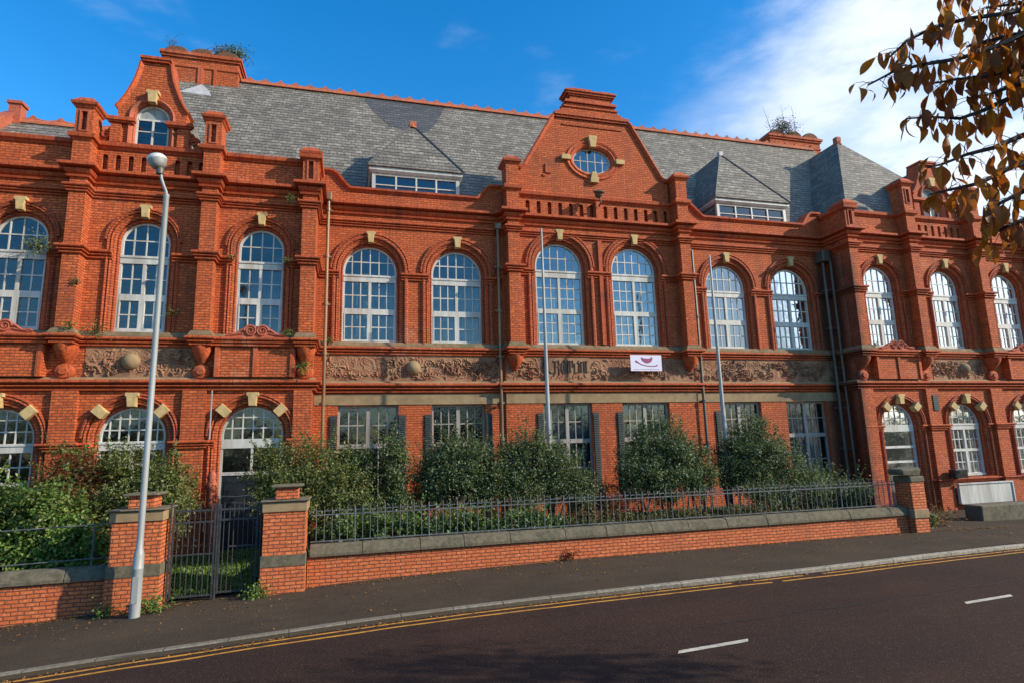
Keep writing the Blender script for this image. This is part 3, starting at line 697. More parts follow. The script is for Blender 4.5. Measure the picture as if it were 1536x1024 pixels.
# rectangular ground-floor windows
for i, (x, h) in enumerate(LO_M):
    y = YC if 5 < x < 12.2 else YM; yg = y+.20; z0, z1 = -1.6, 1.42; mb = MB(); fr = .07
    mb.box(x-h, x-h+fr, yg-.05, yg+.05, z0, z1).box(x+h-fr, x+h, yg-.05, yg+.05, z0, z1).box(x-h+fr, x+h-fr, yg-.05, yg+.05, z1-fr, z1).box(x-h+fr, x+h-fr, yg-.05, yg+.05, z0, z0+.1)
    mb.box(x-.06, x+.06, yg-.06, yg+.04, z0+.1, z1-fr).box(x-h+fr, x+h-fr, yg-.055, yg+.045, .08, .22)
    for a, b in ((x-h+fr, x-.06), (x+.06, x+h-fr)):
        bars(mb, x, h, 0, [a+(b-a)*k/3 for k in (1, 2)], z0+.1, z1-fr, yg-.02, yg+.02)
        hbar(mb, a, b, .80, yg-.019, yg+.019); hbar(mb, a, b, -.75, yg-.019, yg+.019)
    w = mb.build('window', M['oldwood'], B)
    MB().add([(x-h+.02, yg, z0), (x+h-.02, yg, z0), (x+h-.02, yg, z1-.02), (x-h+.02, yg, z1-.02)], [(0, 1, 2, 3)]).build('glass', M['glass_l'], w, fix=False)
    if i in (4, 5, 2, 3):
        c = MB(); vs = []
        for k in range(60): vs += [(x-h+2*h*k/59, yg+.3+.03*math.sin(k), z0), (x-h+2*h*k/59, yg+.3+.03*math.sin(k), .7)]
        c.add(vs, [(2*k, 2*k+2, 2*k+3, 2*k+1) for k in range(59)]); c.build('curtain', M['curtain'], w, fix=False)
    for sg in (-1, 1):
        if i >= 3 and sg > 0 or i == 5: continue
        xa = x+sg*(h+.12); mb = MB()
        mb.box(xa-.11, xa+.11, y-.035, y+.01, -1.6, 1.10)
        for k in range(44): mb.add([(xa-.10, y-.037, -1.55+k*.06), (xa+.10, y-.037, -1.55+k*.06), (xa+.10, y-.06, -1.59+k*.06), (xa-.10, y-.06, -1.59+k*.06)], [(0, 1, 2, 3)])
        mb.build('shutter', M['louvre'], B, fix=False)
    MB().box(x-h-.06, x+h+.06, y-.08, y+.25, -1.72, -1.62).build('window_sill', M['lintel'], B)
# carved frieze panels -------------------------------------------
def frieze(x0, x1, y, z0=2.18, z1=3.02, seed=1):
    rs_ = np.random.RandomState(seed); dx = .028; nx = int((x1-x0)/dx); nz = int((z1-z0)/dx)
    X, Z = np.meshgrid(np.linspace(x0, x1, nx), np.linspace(z0, z1, nz), indexing='ij'); H = np.zeros_like(X)
    step = .30; k = 0; cx = x0+.15
    while cx < x1:
        for row in (0, 1):
            cz = z0+(.26 if row == 0 else .58)*(z1-z0)/.84+rs_.uniform(-.06, .06); ccx = cx+(row*.15)+rs_.uniform(-.08, .08)
            rad = rs_.uniform(.13, .21); d = np.hypot(X-ccx, Z-cz); a = np.arctan2(Z-cz, X-ccx)*(1 if k % 2 else -1); k += 1
            sp = np.cos((d/rad*2.0-a/math.pi/2+rs_.uniform(0, 1))*2*math.pi); lob = .7+.3*np.cos(a*rs_.randint(4, 8)+rs_.uniform(0, 6))
            m = np.clip(1.15-d/rad, 0, 1)**.5; H = np.maximum(H, np.clip(sp*lob, 0, 1)**.6*m*rs_.uniform(.7, 1.))
        cx += step
    for _ in range(int((x1-x0)*26)):     # leaf blades
        a = rs_.uniform(0, math.pi); px, pz = rs_.uniform(x0, x1), rs_.uniform(z0+.08, z1-.08)
        L, w = rs_.uniform(.07, .15), rs_.uniform(.018, .035); u_ = (X-px)*math.cos(a)+(Z-pz)*math.sin(a); v_ = -(X-px)*math.sin(a)+(Z-pz)*math.cos(a)+u_*u_*rs_.uniform(-4, 4)
        H = np.maximum(H, np.clip(1-(u_/L)**2-(v_/w)**2, 0, 1)**.5*rs_.uniform(.5, 1))
    wv = np.array([mnoise.noise((p*1.3, q*1.3, seed)) for p, q in zip(X[::8, ::8].ravel(), Z[::8, ::8].ravel())]).reshape(X[::8, ::8].shape)
    fade = np.clip(np.repeat(np.repeat(wv, 8, 0), 8, 1)[:X.shape[0], :X.shape[1]]*2.2+.95, .25, 1)
    ed = np.clip(np.minimum(np.minimum(X-x0, x1-X), np.minimum(Z-z0, z1-Z))/.05, 0, 1)
    H = H*ed*fade; Y = y-.012-.105*H
    v = np.stack([X, Y, Z], -1).reshape(-1, 3)
    i, j = np.meshgrid(np.arange(nx-1), np.arange(nz-1), indexing='ij'); a = (i*nz+j).ravel()
    fcs = np.stack([a, a+nz, a+nz+1, a+1], -1)
    me = bpy.data.meshes.new('frieze'); me.from_pydata(v.tolist(), [], fcs.tolist()); return link('carved_frieze', me, M['frieze'], B)
frieze(-7.0, -4.3, YL, seed=2); frieze(XL+.25, 4.95, YM, seed=3)
frieze(5.03, 6.42, YC, seed=4); frieze(8.05, 12.17, YC, seed=6); frieze(12.25, XR-.2, YM, seed=7); frieze(22.35, 25.0, YR, seed=8)
for x, y in ((-5.88, YL), (1.95, YM), (23.95, YR)):
    mb = MB(); mb.rings([[(x+.235*math.cos(q)*math.cos(2*math.pi*k/20), y-.02-.22*math.sin(q), 2.62+.235*math.cos(q)*math.sin(2*math.pi*k/20)) for k in range(20)] for q in [.0, .25, .5, .75, 1., 1.25, 1.5]]); mb.build('stone_boss', M['lintel'], B, smooth=True)
# raised lettering panel (drawn strokes, as they read on the frieze)
mb = MB(); mb.box(6.42, 8.05, YC-.03, YC+.01, 2.18, 3.02); lp = mb.build('lettering_panel', M['frieze'], B)
Sx = lambda zx: 6.42+(zx-372)/(700-372)*1.72
Sz = lambda zy: 3.00-(zy-190)/(330-178)*.84*1.22
strokes = [([(392, 196), (386, 230), (388, 258), (410, 272), (440, 268)], 6), ([(425, 210), (440, 214), (436, 270), (425, 284)], 9), ([(440, 212), (462, 206), (466, 232), (440, 240)], 7), ([(462, 240), (464, 280)], 8), ([(500, 205), (482, 222), (480, 255), (496, 275), (512, 262), (514, 225), (500, 205)], 9), ([(498, 222), (497, 258)], 6),
  ([(526, 206), (524, 268)], 9), ([(524, 214), (542, 208), (543, 266)], 8), ([(543, 214), (560, 206), (562, 240)], 7), ([(574, 222), (572, 272), (588, 268)], 9), ([(604, 206), (596, 216), (606, 222), (604, 268)], 8), ([(620, 212), (620, 266)], 8), ([(620, 216), (640, 210), (640, 266)], 8), ([(656, 208), (655, 268), (668, 264)], 8), ([(648, 214), (668, 210)], 6)]
mb = MB()
for pts, wd in strokes:
    w = wd*1.72/328*.72
    for i in range(len(pts)-1):
        (a, b), (c, d) = pts[i], pts[i+1]; A = Vector((Sx(a), Sz(b))); C_ = Vector((Sx(c), Sz(d))); D = (C_-A).normalized(); N = Vector((-D.y, D.x))*w/2; E_ = D*w*.35
        q = [A-E_+N, A-E_-N, C_+E_-N, C_+E_+N]; mb.prism([(p.x, p.y) for p in q], YC-.052-.002*i, YC-.028)
lt = mb.build('lettering', M['blackink'], lp)
mb = MB()
for k in range(0, 40, 3):
    a = k*.23; mb.tube([(6.5+.035*k+.04*math.sin(k*2+j), YC-.04, 2.28+.05*math.sin(k*1.3)+.12*j/4*(1+math.sin(k))) for j in range(4)], [.012, .02, .016, .006], 6)
mb.build('carved_scroll', M['frieze'], lp, smooth=True)
MB().box(6.36, 6.42, YC-.09, YC+.01, 2.18, 3.02).build('panel_edge', M['blackink'], lp)
# scroll pediments over the door bays ---------------------------------
def scroll(xc, y, z, w=1.0, fl=1):
    mb = MB(); prof = []
    n = 26
    for k in range(n+1):
        q = -1+2*k/n; a = abs(q); prof.append((xc+q*w*.82, z+.04+.30*(math.cos(a*math.pi)*.5+.5)**.9*(1 if a < 1 else 0)))
    mb.prism([(xc-w*.82, z)]+prof+[(xc+w*.82, z)], y-.30, y-.12)
    for sg in (-1, 1):
        cx, cz = xc+sg*.16, z+.19; pts = []
        for k in range(34):
            a = k/33*4.2*math.pi; rr = .17*(1-k/40); pts.append((cx+sg*rr*math.cos(a), y-.32, cz+rr*math.sin(a)))
        mb.tube(pts, [.035*(1-k/60) for k in range(34)], 8)
        pts = [(xc+sg*(.30+.5*k/10), y-.31, z+.24-.19*(k/10)**.7+.03*math.sin(k*.9)) for k in range(11)]; mb.tube(pts, .035, 8)
        pts = [(xc+sg*(.36+.4*k/10), y-.31, z+.12-.08*(k/10)) for k in range(11)]; mb.tube(pts, .025, 8)
    return mb.build('scroll_pediment', M['terra_l'], B, smooth=False)
for x in (-8.95, -2.66, 20.42, 27.1):
    scroll(x, YL, 3.29, 1.0)
    mb = MB(); mb.box(x-1.08, x+1.08, YL-.26, YL+.01, 2.17, 3.02); mb.build('panel', M['brick'], B)
    for sg in (-1, 0, 1): MB().box(x+sg*1.0-.06, x+sg*1.0+.06, YL-.31, YL-.255, 2.17, 3.02).build('strip', M['terra'], B)
    mb = MB(); sweep_plan(mb, [(x-1.1, YL), (x-1.1, YL-.3), (x+1.1, YL-.3), (x+1.1, YL)], prof_roll(3.03, 3.28, .13)); mb.build('panel_cornice', M['terra'], B)
# gables -------------------------------------------------------------
def dutch_gable(xc, s=1.0, y=YL, dz=0.):
    zb = 9.03; hw = .98*s
    pts = []
    ctrl = [(hw, zb), (hw, 9.70), (hw-.02, 9.78), (hw-.12, 9.85), (hw-.06, 9.95), (hw-.06, 10.12), (hw-.18, 10.28), (hw-.32, 10.55), (hw-.44, 10.85), (hw-.54, 11.15), (hw-.60, 11.45), (hw-.64, 11.70)]
    ctrl = [(a, b+dz*(b-zb)/2.7) for a, b in ctrl]
    right = [(xc+a, b) for a, b in ctrl]; left = [(xc-a, b) for a, b in ctrl[::-1]]
    g_ = plate('gable', right+left, [hole(xc, .47, zb+.02, 9.90, 16)], y-.02, .5, M['brick'], B)
    cop = [(-.03, .50), (-.03, -.02), (.01, -.06), (.05, -.10), (.10, -.09), (.11, .50)]
    for path in ([(2*xc-a, b) for a, b in reversed(right[5:])][::-1], list(reversed(right[5:]))):
        mb = MB(); sweep_xz(mb, path, cop, y); mb.build('gable_coping', M['terra'], g_)
    zt = ctrl[-1][1]
    mb = MB(); mb.box(xc-.36*s, xc+.36*s, y-.12, y+.52, zt, zt+.07).box(xc-.42*s, xc+.42*s, y-.16, y+.54, zt+.07, zt+.15); mb.build('gable_cap', M['terra'], g_)
    for sg in (-1, 1):
        mb = MB(); x0 = xc+sg*(hw-.24); mb.box(min(x0-.02, x0+.30*sg), max(x0-.02, x0+.30*sg), y-.10, y-.021, zb, 9.62); o = mb.build('gable_pilaster', M['brick'], g_)
        mb = MB(); mb.box(x0-.30, x0+.36, y-.15, y-.022, 9.62, 9.67).box(x0-.34, x0+.40, y-.20, y-.022, 9.67, 9.78) if sg > 0 else mb.box(x0-.36, x0+.30, y-.15, y-.022, 9.62, 9.67).box(x0-.40, x0+.34, y-.20, y-.022, 9.67, 9.78); mb.build('gable_moulding', M['terra'], g_)
        # curled bracket beside the gable
        mb = MB(); pts = [(xc+sg*(hw+.05+.36*q), y+.1, 9.1+.42*(1-q)**2+.10*math.sin(q*9)) for q in [k/10 for k in range(11)]]; mb.tube(pts, .07, 8)
        cx = xc+sg*(hw+.18); mb.tube([(cx+.14*(1-k/24)*math.cos(k*.5), y+.02, 9.28+.14*(1-k/24)*math.sin(k*.5)) for k in range(20)], .04, 6)
        mb.build('gable_bracket', M['terra'], g_, smooth=True)
    mb = MB(); p, n = archpath(xc, .45, zb, 9.90, 18); sweep_xz(mb, p, [(0, .2), (0, .05), (.04, .0), (.08, -.05), (.13, -.08), (.17, -.04), (.17, .02)], y-.02, n); mb.build('arch_surround', M['terra_l'], g_)
    mb = MB(); mb.prism([(xc-.10, 10.34), (xc+.10, 10.34), (xc+.13, 10.62), (xc+.17, 10.62), (xc+.17, 10.72), (xc-.17, 10.72), (xc-.17, 10.62), (xc-.13, 10.62)], y-.2, y-.0); mb.build('keystone', M['stone'], g_, bevel=.008)
    mb = MB(); yg = y+.12; p, n = archpath(xc, .44, zb, 9.90, 18); sweep_xz(mb, p, [(.01, -.03), (-.05, -.03), (-.05, .04), (.01, .04)], yg, n)
    mb.box(xc-.40, xc+.40, yg-.03, yg+.03, 9.86, 9.92).box(xc-.025, xc+.025, yg-.03, yg+.03, zb, 9.86).box(xc-.40, xc+.40, yg-.02, yg+.02, 9.50, 9.53)
    w = mb.build('window', M['white'], g_)
    MB().add([(xc-.43, yg, zb), (xc+.43, yg, zb), (xc+.43, yg, 9.88), (xc-.43, yg, 9.88)], [(0, 1, 2, 3)]).build('glass', M['glass'], g_, fix=False)
    pp = hole(xc, .41, 9.90, 9.901, 14); MB().add([(a, yg+.012, b) for a, b in pp], [tuple(range(len(pp)))]).build('blank_light', M['curtain'], g_, fix=False)
    MB().box(xc-.6, xc+.6, y+.6, y+.65, 9.0, 10.4).build('gable_back', M['dark'], g_)
    # little slate roof behind
    mb = MB(); mb.rings([[(xc-hw+.05, yy, 8.9), (xc+hw-.05, yy, 8.9), (xc+.30, yy, zt-.15), (xc-.30, yy, zt-.15)] for yy in (y+.48, y+(4.0 if xc < 0 else 3.2))]); mb.build('gable_roof', M['slate'], g_)
    return g_
dutch_gable(-5.85); dutch_gable(23.62, 1.02, YR, -.35)
# centre gable
gx = 8.60; zb = 8.99
half = [(3.02, zb), (3.02, 9.74), (2.84, 9.78), (2.62, 10.02), (1.46, 12.05), (1.36, 12.12), (1.36, 12.30), (1.16, 12.42), (.98, 12.50), (.98, 12.72), (.82, 12.78), (.82, 13.08)]
Rr = [(gx+a, b) for a, b in half]; Ll = [(gx-a, b) for a, b in half[::-1]]
ell = lambda a, b, n=32: [(gx-.04+a*math.cos(2*math.pi*k/n), 10.42+b*math.sin(2*math.pi*k/n)) for k in range(n)]
cg = plate('centre_gable', Rr+Ll, [ell(.80, .56)], YC-.02, .5, M['brick'], B); cg.name = 'gable'
mb = MB(); cop = [(-.02, .50), (-.02, -.02), (.02, -.07), (.08, -.11), (.13, -.09), (.14, .50)]
lp_ = [(gx-3.0, 9.80), (gx-2.86, 9.80), (gx-2.66, 9.96), (gx-1.46, 12.06)]
sweep_xz(mb, lp_, cop, YC-.02); mb.build('gable_coping', M['terra'], cg); mb = MB(); sweep_xz(mb, [(2*gx-a, b) for a, b in lp_[::-1]], cop, YC-.02); mb.build('gable_coping', M['terra'], cg)
mb = MB()
for z0, z1, w, o in ((12.02, 12.10, 1.44, .08), (12.10, 12.22, 1.50, .13), (12.50, 12.56, 1.10, .05), (12.68, 12.78, 1.04, .09), (12.98, 13.04, .88, .05), (13.04, 13.12, .98, .10), (13.12, 13.18, 1.04, .15)):
    mb.box(gx-w, gx+w, YC-.02-o, YC+.5+o*.5, z0, z1)
mb.box(gx-.80, gx+.05, YC-.1, YC+.5, 13.181, 13.27).box(gx+.38, gx+.82, YC-.1, YC+.5, 13.181, 13.25).build('gable_moulding', M['terra'], cg)
mb = MB(); mb.box(gx-1.18, gx+1.22, YC-.06, YC-.0205, 11.74, 11.80).build('string', M['brick'], cg)
mb = MB(); rs = []
for k in range(41):
    a = 2*math.pi*k/40; rs.append([(gx-.04+(o+.76)*math.cos(a), YC-.02+yy, 10.42+(o+.50)*math.sin(a)) for o, yy in [(0, .25), (0, .04), (.05, -.01), (.12, -.05), (.17, -.02), (.21, -.04), (.27, -.06), (.31, .01), (.05, .1)]])
mb.rings(rs, caps=False); mb.build('round_surround', M['terra'], cg)
for px, pz, w, h_ in ((-.04, 1.08, .12, .20), (-.04, -.0-.02-.0, 0, 0), (-1.12, .0, .17, .095), (1.04, -.0, .17, .095)):
    if w: 
        mb = MB(); z = 10.42+pz if pz else 10.42
        if pz > 1: mb.prism([(gx-.14, 10.90), (gx+.06, 10.90), (gx+.14, 11.36), (gx-.22, 11.36)], YC-.17, YC)
        else: mb.box(gx+px-w, gx+px+w, YC-.15, YC, z-h_, z+h_)
        mb.build('keystone', M['stone'], cg, bevel=.008)
MB().prism([(gx-.12, 9.92), (gx+.04, 9.92), (gx+.12, 9.62), (gx+.12, 9.50), (gx-.20, 9.50), (gx-.20, 9.62)], YC-.16, YC).build('keystone', M['stone'], cg, bevel=.008)
mb = MB(); rs = []; yg = YC+.12
for k in range(41):
    a = 2*math.pi*k/40; rs.append([(gx-.04+(o+.76)*math.cos(a), yg+yy, 10.42+(o+.50)*math.sin(a)) for o, yy in [(0, -.03), (-.05, -.03), (-.05, .03), (0, .03)]])
mb.rings(rs, caps=False)
for q in (-.44, -.15, .15, .44): hh = .5*math.sqrt(1-(q/.76)**2)-.03; mb.box(gx-.04+q-.016, gx-.04+q+.016, yg-.02, yg+.02, 10.42-hh, 10.42+hh)
mb.box(gx-.04-.72, gx-.04+.72, yg-.019, yg+.019, 10.41, 10.44)
w = mb.build('round_window', M['white'], cg)
MB().add([(a, yg, b) for a, b in ell(.75, .49)], [tuple(range(32))]).build('glass', M['glass_r'], w, fix=False)
MB().box(gx-1.2, gx+1.2, YC+.9, YC+.95, 9.6, 11.3).build('gable_back', M['dark'], cg)
# faded carved crest on the gable brickwork
mb = MB(); mb.box(gx-1.92, gx-1.70, YC-.07, YC-.021, 9.75, 10.1).box(gx-2.02, gx-1.92, YC-.06, YC-.021, 9.62, 9.7).build('broken_bracket', M['terra'], cg)
# roofs -----------------------------------------------------------------
SL = 1.45; RZ = 15.79; RY = 25.6
def rz(y): return RZ-SL*(RY-y)
def bent(name, quads, mat, parent=B, thick=.12):
    mb = MB()
    for q in quads:
        q = [Vector(p) for p in q]; n = (q[1]-q[0]).cross(q[2]-q[0]).normalized()
        if n.z < 0: n = -n
        mb.rings([[p-n*thick for p in q], q])
    return mb.build(name, mat, parent)
y0 = 20.42
mr = bent('roof', [[(-7.65, y0, rz(y0)), (24.6, y0, rz(y0)), (24.6, RY, RZ), (-7.65, RY, RZ)], [(-7.65, 31.2, RZ-SL*5.6), (24.6, 31.2, RZ-SL*5.6), (24.6, RY+.001, RZ), (-7.65, RY+.001, RZ)]], M['slate'])
PATCH = [(.34, 25.41), (1.93, 25.51), (4.03, 25.53), (3.47, 24.52), (2.95, 23.93), (2.43, 23.86), (1.41, 24.07), (.73, 24.75)]
bent('roof_patch', [[(x_, y_, rz(y_)+.012) for x_, y_ in PATCH]], M['slate_d'], mr, .01)
mb = MB(); mb.prismx([(y0, 8.2), (31, 8.2), (RY, RZ-.15)], -7.63, -7.3); mb.build('end_wall', M['brick'], mr)
def ridge_tiles(x0, x1, y, z, step=.62, par=None):
    mb = MB(); x = x0; pts = [(x0, z-.12)]
    while x < x1-.01:
        xn = min(x+step, x1); pts += [(x, z+.05), (x+(xn-x)*.34, z+.10), (x+(xn-x)*.5, z+.22), (x+(xn-x)*.66, z+.10)]; x = xn
    pts += [(x1, z+.05), (x1, z-.12)]
    mb.prism(pts, y-.05, y+.05)
    mb.rings([[(xx, y-.20, z-.16), (xx, y-.16, z-.05), (xx, y, z+.07), (xx, y+.16, z-.05), (xx, y+.20, z-.16)] for xx in (x0, x1)])
    return mb.build('ridge_tiles', M['ridge'], par)
ridge_tiles(-4.75, 24.5, RY, RZ+.02, par=mr)
# gutters/flats behind the parapets
MB().box(-14, XL-.42, 18.98, 20.6, 8.1, 8.2).box(XL-.41, XR+.41, 19.87, 20.6, 8.1, 8.2).box(XR+.42, 32, 18.98, 20.6, 8.1, 8.2).build('roof_gutter', M['lead'], mr)
# lower roof of the far left and far right
for x0, x1 in ((-14, -7.55),):
    lr = bent('roof', [[(x0, 19.2, 8.4), (x1, 19.2, 8.4), (x1, 22, 11.15), (x0, 22, 11.15)], [(x0, 25, 8.4), (x1, 25, 8.4), (x1, 22.001, 11.15), (x0, 22.001, 11.15)]], M['slate'])
    ridge_tiles(-10.85, x1, 22, 11.17, .8, lr)
    mb = MB(); mb.prismx([(18.9, 9.0), (25, 8.4), (22, 11.4), (21.9, 11.4)], -11.25, -10.95); mb.box(-11.1, -10.75, 21.8, 22.15, 10.75, 11.65).box(-11.15, -10.7, 21.75, 22.2, 11.65, 11.75).build('verge_wall', M['terra_l'], lr)
# right-hand pavilion: hipped slate roof
ax, ay, az_ = 23.65, 23.0, 14.80; ex0, ex1, ey, ez = 19.55, 27.7, 18.98, 8.95
rp = bent('roof', [[(ex0, ey, ez), (ex1, ey, ez), (ax, ay, az_)], [(ex0, ey, ez), (ax, ay, az_), (ax, 27.5, az_), (ex0, 27.5, ez)], [(ex1, ey, ez), (ax, ay, az_), (ax, 27, az_), (ex1, 27, ez)]], M['slate'], thick=.06); rp['label'] = 'steep hipped slate roof of the right wing'
mb = MB(); mb.box(ax-.13, ax+.13, ay-.13, ay+.13, az_-.25, az_+.20).lathe(ax, ay, [(.22, az_-.25), (.18, az_-.05), (.12, az_)], 8).build('finial', M['ridge'], rp)
lr = bent('roof', [[(27.2, 19.2, 8.4), (34, 19.2, 8.4), (34, 22, 11.0), (27.2, 22, 11.0)]], M['slate'])
# chimneys
def chimney(x0, x1, y0, y1, z0, z1):
    c = MB(); c.box(x0, x1, y0, y1, z0, z1)
    for k in range(4):
        xx = x0+(x1-x0)*(k+.5)/4
    c = c.build('chimney', M['brick'], B)
    mb = MB(); 
    for a, b, o in ((z1-.42, z1-.34, .04), (z1-.02, z1+.08, .07), (z1+.08, z1+.20, .13), (z1+.20, z1+.26, .06)): mb.box(x0-o, x1+o, y0-o, y1+o, a, b)
    mb.build('chimney_cornice', M['terra'], c)
    mb = MB(); mb.box((x0+x1)/2-.10, (x0+x1)/2+.10, y0-.05, y0-.001, z0, z1-.43).box((x0+x1)/2+.5, (x0+x1)/2+.62, y0-.05, y0-.001, z0, z1-.43); mb.build('chimney_rib', M['terra'], c)
    mb = MB(); n = 3; w = (x1-x0)/n
    for k in range(n):
        cx = x0+w*(k+.5); rr = w*.47
        mb.rings([[(cx+rr*math.cos(a)*s_, y0-.02+(y1-y0+.04)*q, z1+.25+rr*.62*math.sin(a)*s_*(1+.06*math.sin(k*5+a*3))) for a in [math.pi*j/10 for j in range(11)]] for q, s_ in ((0, .9), (.04, 1), (.96, 1), (1, .9))])
    mb.build('chimney_top', M['ctop'], c, smooth=True); return c
chimney(-7.72, -4.85, 25.2, 26.3, 13.5, 16.30); chimney(21.85, 25.1, 25.6, 26.6, 14.0, 16.22)
bent('lead_patch', [[(-6.9, 24.65, rz(24.65)+.02), (-5.7, 24.6, rz(24.6)+.02), (-5.85, 24.85, rz(24.85)+.02), (-6.2, 25.15, rz(25.15)+.02), (-6.6, 24.85, rz(24.85)+.02)]], M['lead'], mr, .01)
# dormers
def dormer(x0, x1, apex, red):
    xc = (x0+x1)/2; yf = 19.86
    ez = 9.60; d = MB(); d.box(x0+.14, x1-.14, yf+.09, 21.6, 8.2, ez-.20); d = d.build('dormer', M['dark'], B)
    mb = MB(); mb.box(x0+.10, x0+.22, yf-.02, yf+.1, 8.3, ez-.2).box(x1-.22, x1-.10, yf-.02, yf+.1, 8.3, ez-.2).box(x0+.22, x1-.22, yf-.02, yf+.08, 8.3, 8.66).box(x0+.22, x1-.22, yf-.01, yf+.08, ez-.27, ez-.2)
    n = 4; L = x1-x0-.44
    for k in range(1, n): mb.box(x0+.22+L*k/n-.028, x0+.22+L*k/n+.028, yf-.01, yf+.08, 8.66, ez-.27)
    mb.box(x0+.22, x1-.22, yf, yf+.07, 8.98, 9.01); w = mb.build('window', M['white'], d)
    MB().add([(x0+.2, yf+.05, 8.6), (x1-.2, yf+.05, 8.6), (x1-.2, yf+.05, ez-.22), (x0+.2, yf+.05, ez-.22)], [(0, 1, 2, 3)]).build('glass', M['glass'], d, fix=False)
    mb = MB(); sweep_plan(mb, [(x0+.12, 21.5), (x0+.12, yf-.0), (x1-.12, yf), (x1-.12, 21.5)], [(-.05, ez-.2), (.06, ez-.2), (.13, ez-.12), (.13, ez-.02), (-.05, ez-.02)]); mb.build('fascia', M['white'], d)
    mb = MB(); mb.box(x0+.11, x0+.135, yf+.12, 21.6, 8.2, ez-.21).box(x1-.135, x1-.11, yf+.12, 21.6, 8.2, ez-.21); mb.build('dormer_cheek', M['slate'], d)
    az, ay = apex; yb = RY-(RZ-ez)/SL; ya = RY-(RZ-az)/SL; e0, e1, e2 = x0-.05, x1+.05, yf-.2
    A = (xc, ay, az); A2 = (xc, ya+.05, az)
    bent('dormer_roof', [[(e0, e2, ez), (e1, e2, ez), A], [(e0, e2, ez), A, A2, (e0, yb+.05, ez)], [(e1, e2, ez), A, A2, (e1, yb+.05, ez)]], M['slate'], d, .05)
    for e in (e0, e1):
        MB().tube([(e, e2, ez+.02), (xc, ay, az+.02)], .035, 6).build('hip', M['lead_d'], d, smooth=True)
    if red: MB().box(xc-.12, xc+.14, ay-.14, ay+.2, az-.10, az+.09).lathe(xc, ay, [(.2, az-.16), (.12, az+.05), (.04, az+.16)], 8).build('finial', M['ridge'], d, bevel=.01)
    else: MB().box(xc-.07, xc+.12, ay-.1, ay+.1, az-.1, az+.10).build('finial', M['lead'], d)
dormer(.47, 3.70, (12.15, 21.3), True); dormer(13.95, 17.40, (12.55, 21.6), False)
# rainwater pipes --------------------------------------------------------
def downpipe(x, y, z0, z1, mat, rad=.05, gooseneck=0, brk=(4.6, 2.0, 6.0)):
    mb = MB(); pts = [(x, y, z0), (x, y, z1)]
    if gooseneck: pts += [(x-gooseneck*.3, y, z1+.06), (x-gooseneck, y, z1+.07)]
    mb.tube(pts, rad, 10)
    z = z0+.6
    while z < z1: mb.tube([(x, y, z), (x, y, z+.10)], rad*1.35, 10); mb.box(x-rad*2.4, x+rad*2.4, y+rad*.9, y+rad*1.9, z+.02, z+.08); z += 1.55
    return mb.build('downpipe', mat, B, smooth=True)
downpipe(-.80, 19.12, -2.3, 8.05, M['pipe'], .055); downpipe(4.82, 19.28, -2.3, 7.55, M['pipe'], .05); downpipe(12.38, 19.28, -2.3, 7.10, M['pipe_d'], .055, .25)
downpipe(18.30, 19.25, -2.6, 7.1, M['pipe_d'], .06); downpipe(18.48, 19.05, -2.6, 7.0, M['pipe_d'], .05)
MB().box(18.12, 18.5, 19.0, 19.45, 6.95, 7.4).build('hopper', M['pipe_d'], B, bevel=.03)
MB().box(-.9, -.7, 19.02, 19.25, 7.95, 8.25).build('hopper', M['pipe'], B, bevel=.03)
MB().box(4.72, 4.94, 19.18, 19.45, 7.42, 7.66).build('hopper', M['pipe'], B, bevel=.03)
for x in (-4.44, -3.76): MB().tube([(x, YL-.04 if x < -4 else YL-.17, .44), (x, YL-.04 if x < -4 else YL-.17, 1.80)], .02, 6).build('conduit', M['galv'], B)
MB().box(21.98, 22.24, YL-.16, YL-.13, .95, 1.55).build('slate_patch', M['louvre'], B)
# brick boarding below the main windows: shallow pilaster strips
#@@OBJECTS
# ------------------------------------------------------------------ boundary wall, piers, gate, railings
def wallrun(x0, x1, zc0, zc1, name, label, y0=14.28, y1=14.60, joint=(1.0, 1.45), seed=1, endroll=False):
    w = thing(name, label, 'boundary wall'); rnd = random.Random(seed)
    n = max(2, int((x1-x0)/.5)); mb = MB(); rs = []
    for i in range(n+1):
        x = x0+(x1-x0)*i/n; rs.append([(x, y0, g(x)-.4), (x, y1, g(x)-.4), (x, y1, zc0), (x, y0, zc0)])
    mb.rings(rs); mb.build('brickwork', M['brick_low'], w)
    mb = MB(); x = x0+.04
    while x < x1-.1:
        xn = min(x+rnd.uniform(*joint), x1); dz = rnd.uniform(-.008, .008); dy = rnd.uniform(-.008, .008); yo = .07
        prof = [(y0-yo+dy, zc0+.002), (y0-yo+dy, zc0+.055+dz), (y0-.01+dy, zc1-.03+dz), (y0+.08, zc1+dz), (y1-.05, zc1+dz), (y1+yo, zc0+.06), (y1+yo, zc0+.002)]
        mb.rings([[(xx, a+(.005 if q in (0, 3) else 0)*(1 if a < 14.4 else -1), b-(.006 if q in (0, 3) else 0)) for a, b in prof] for q, xx in enumerate((x+.006, x+.02, xn-.02, xn-.006))])
        x = xn
    mb.build('coping', M['coping'], w); return w
wallrun(-.84, 15.45, -2.22, -1.985, 'boundary_wall', 'long low orange brick wall with grey stone coping between the right gate pier and the end pier', seed=3)
wallrun(-14, -4.58, -2.37, -2.13, 'boundary_wall', 'short low brick wall with grey coping at the left edge beside the left gate pier', seed=5)
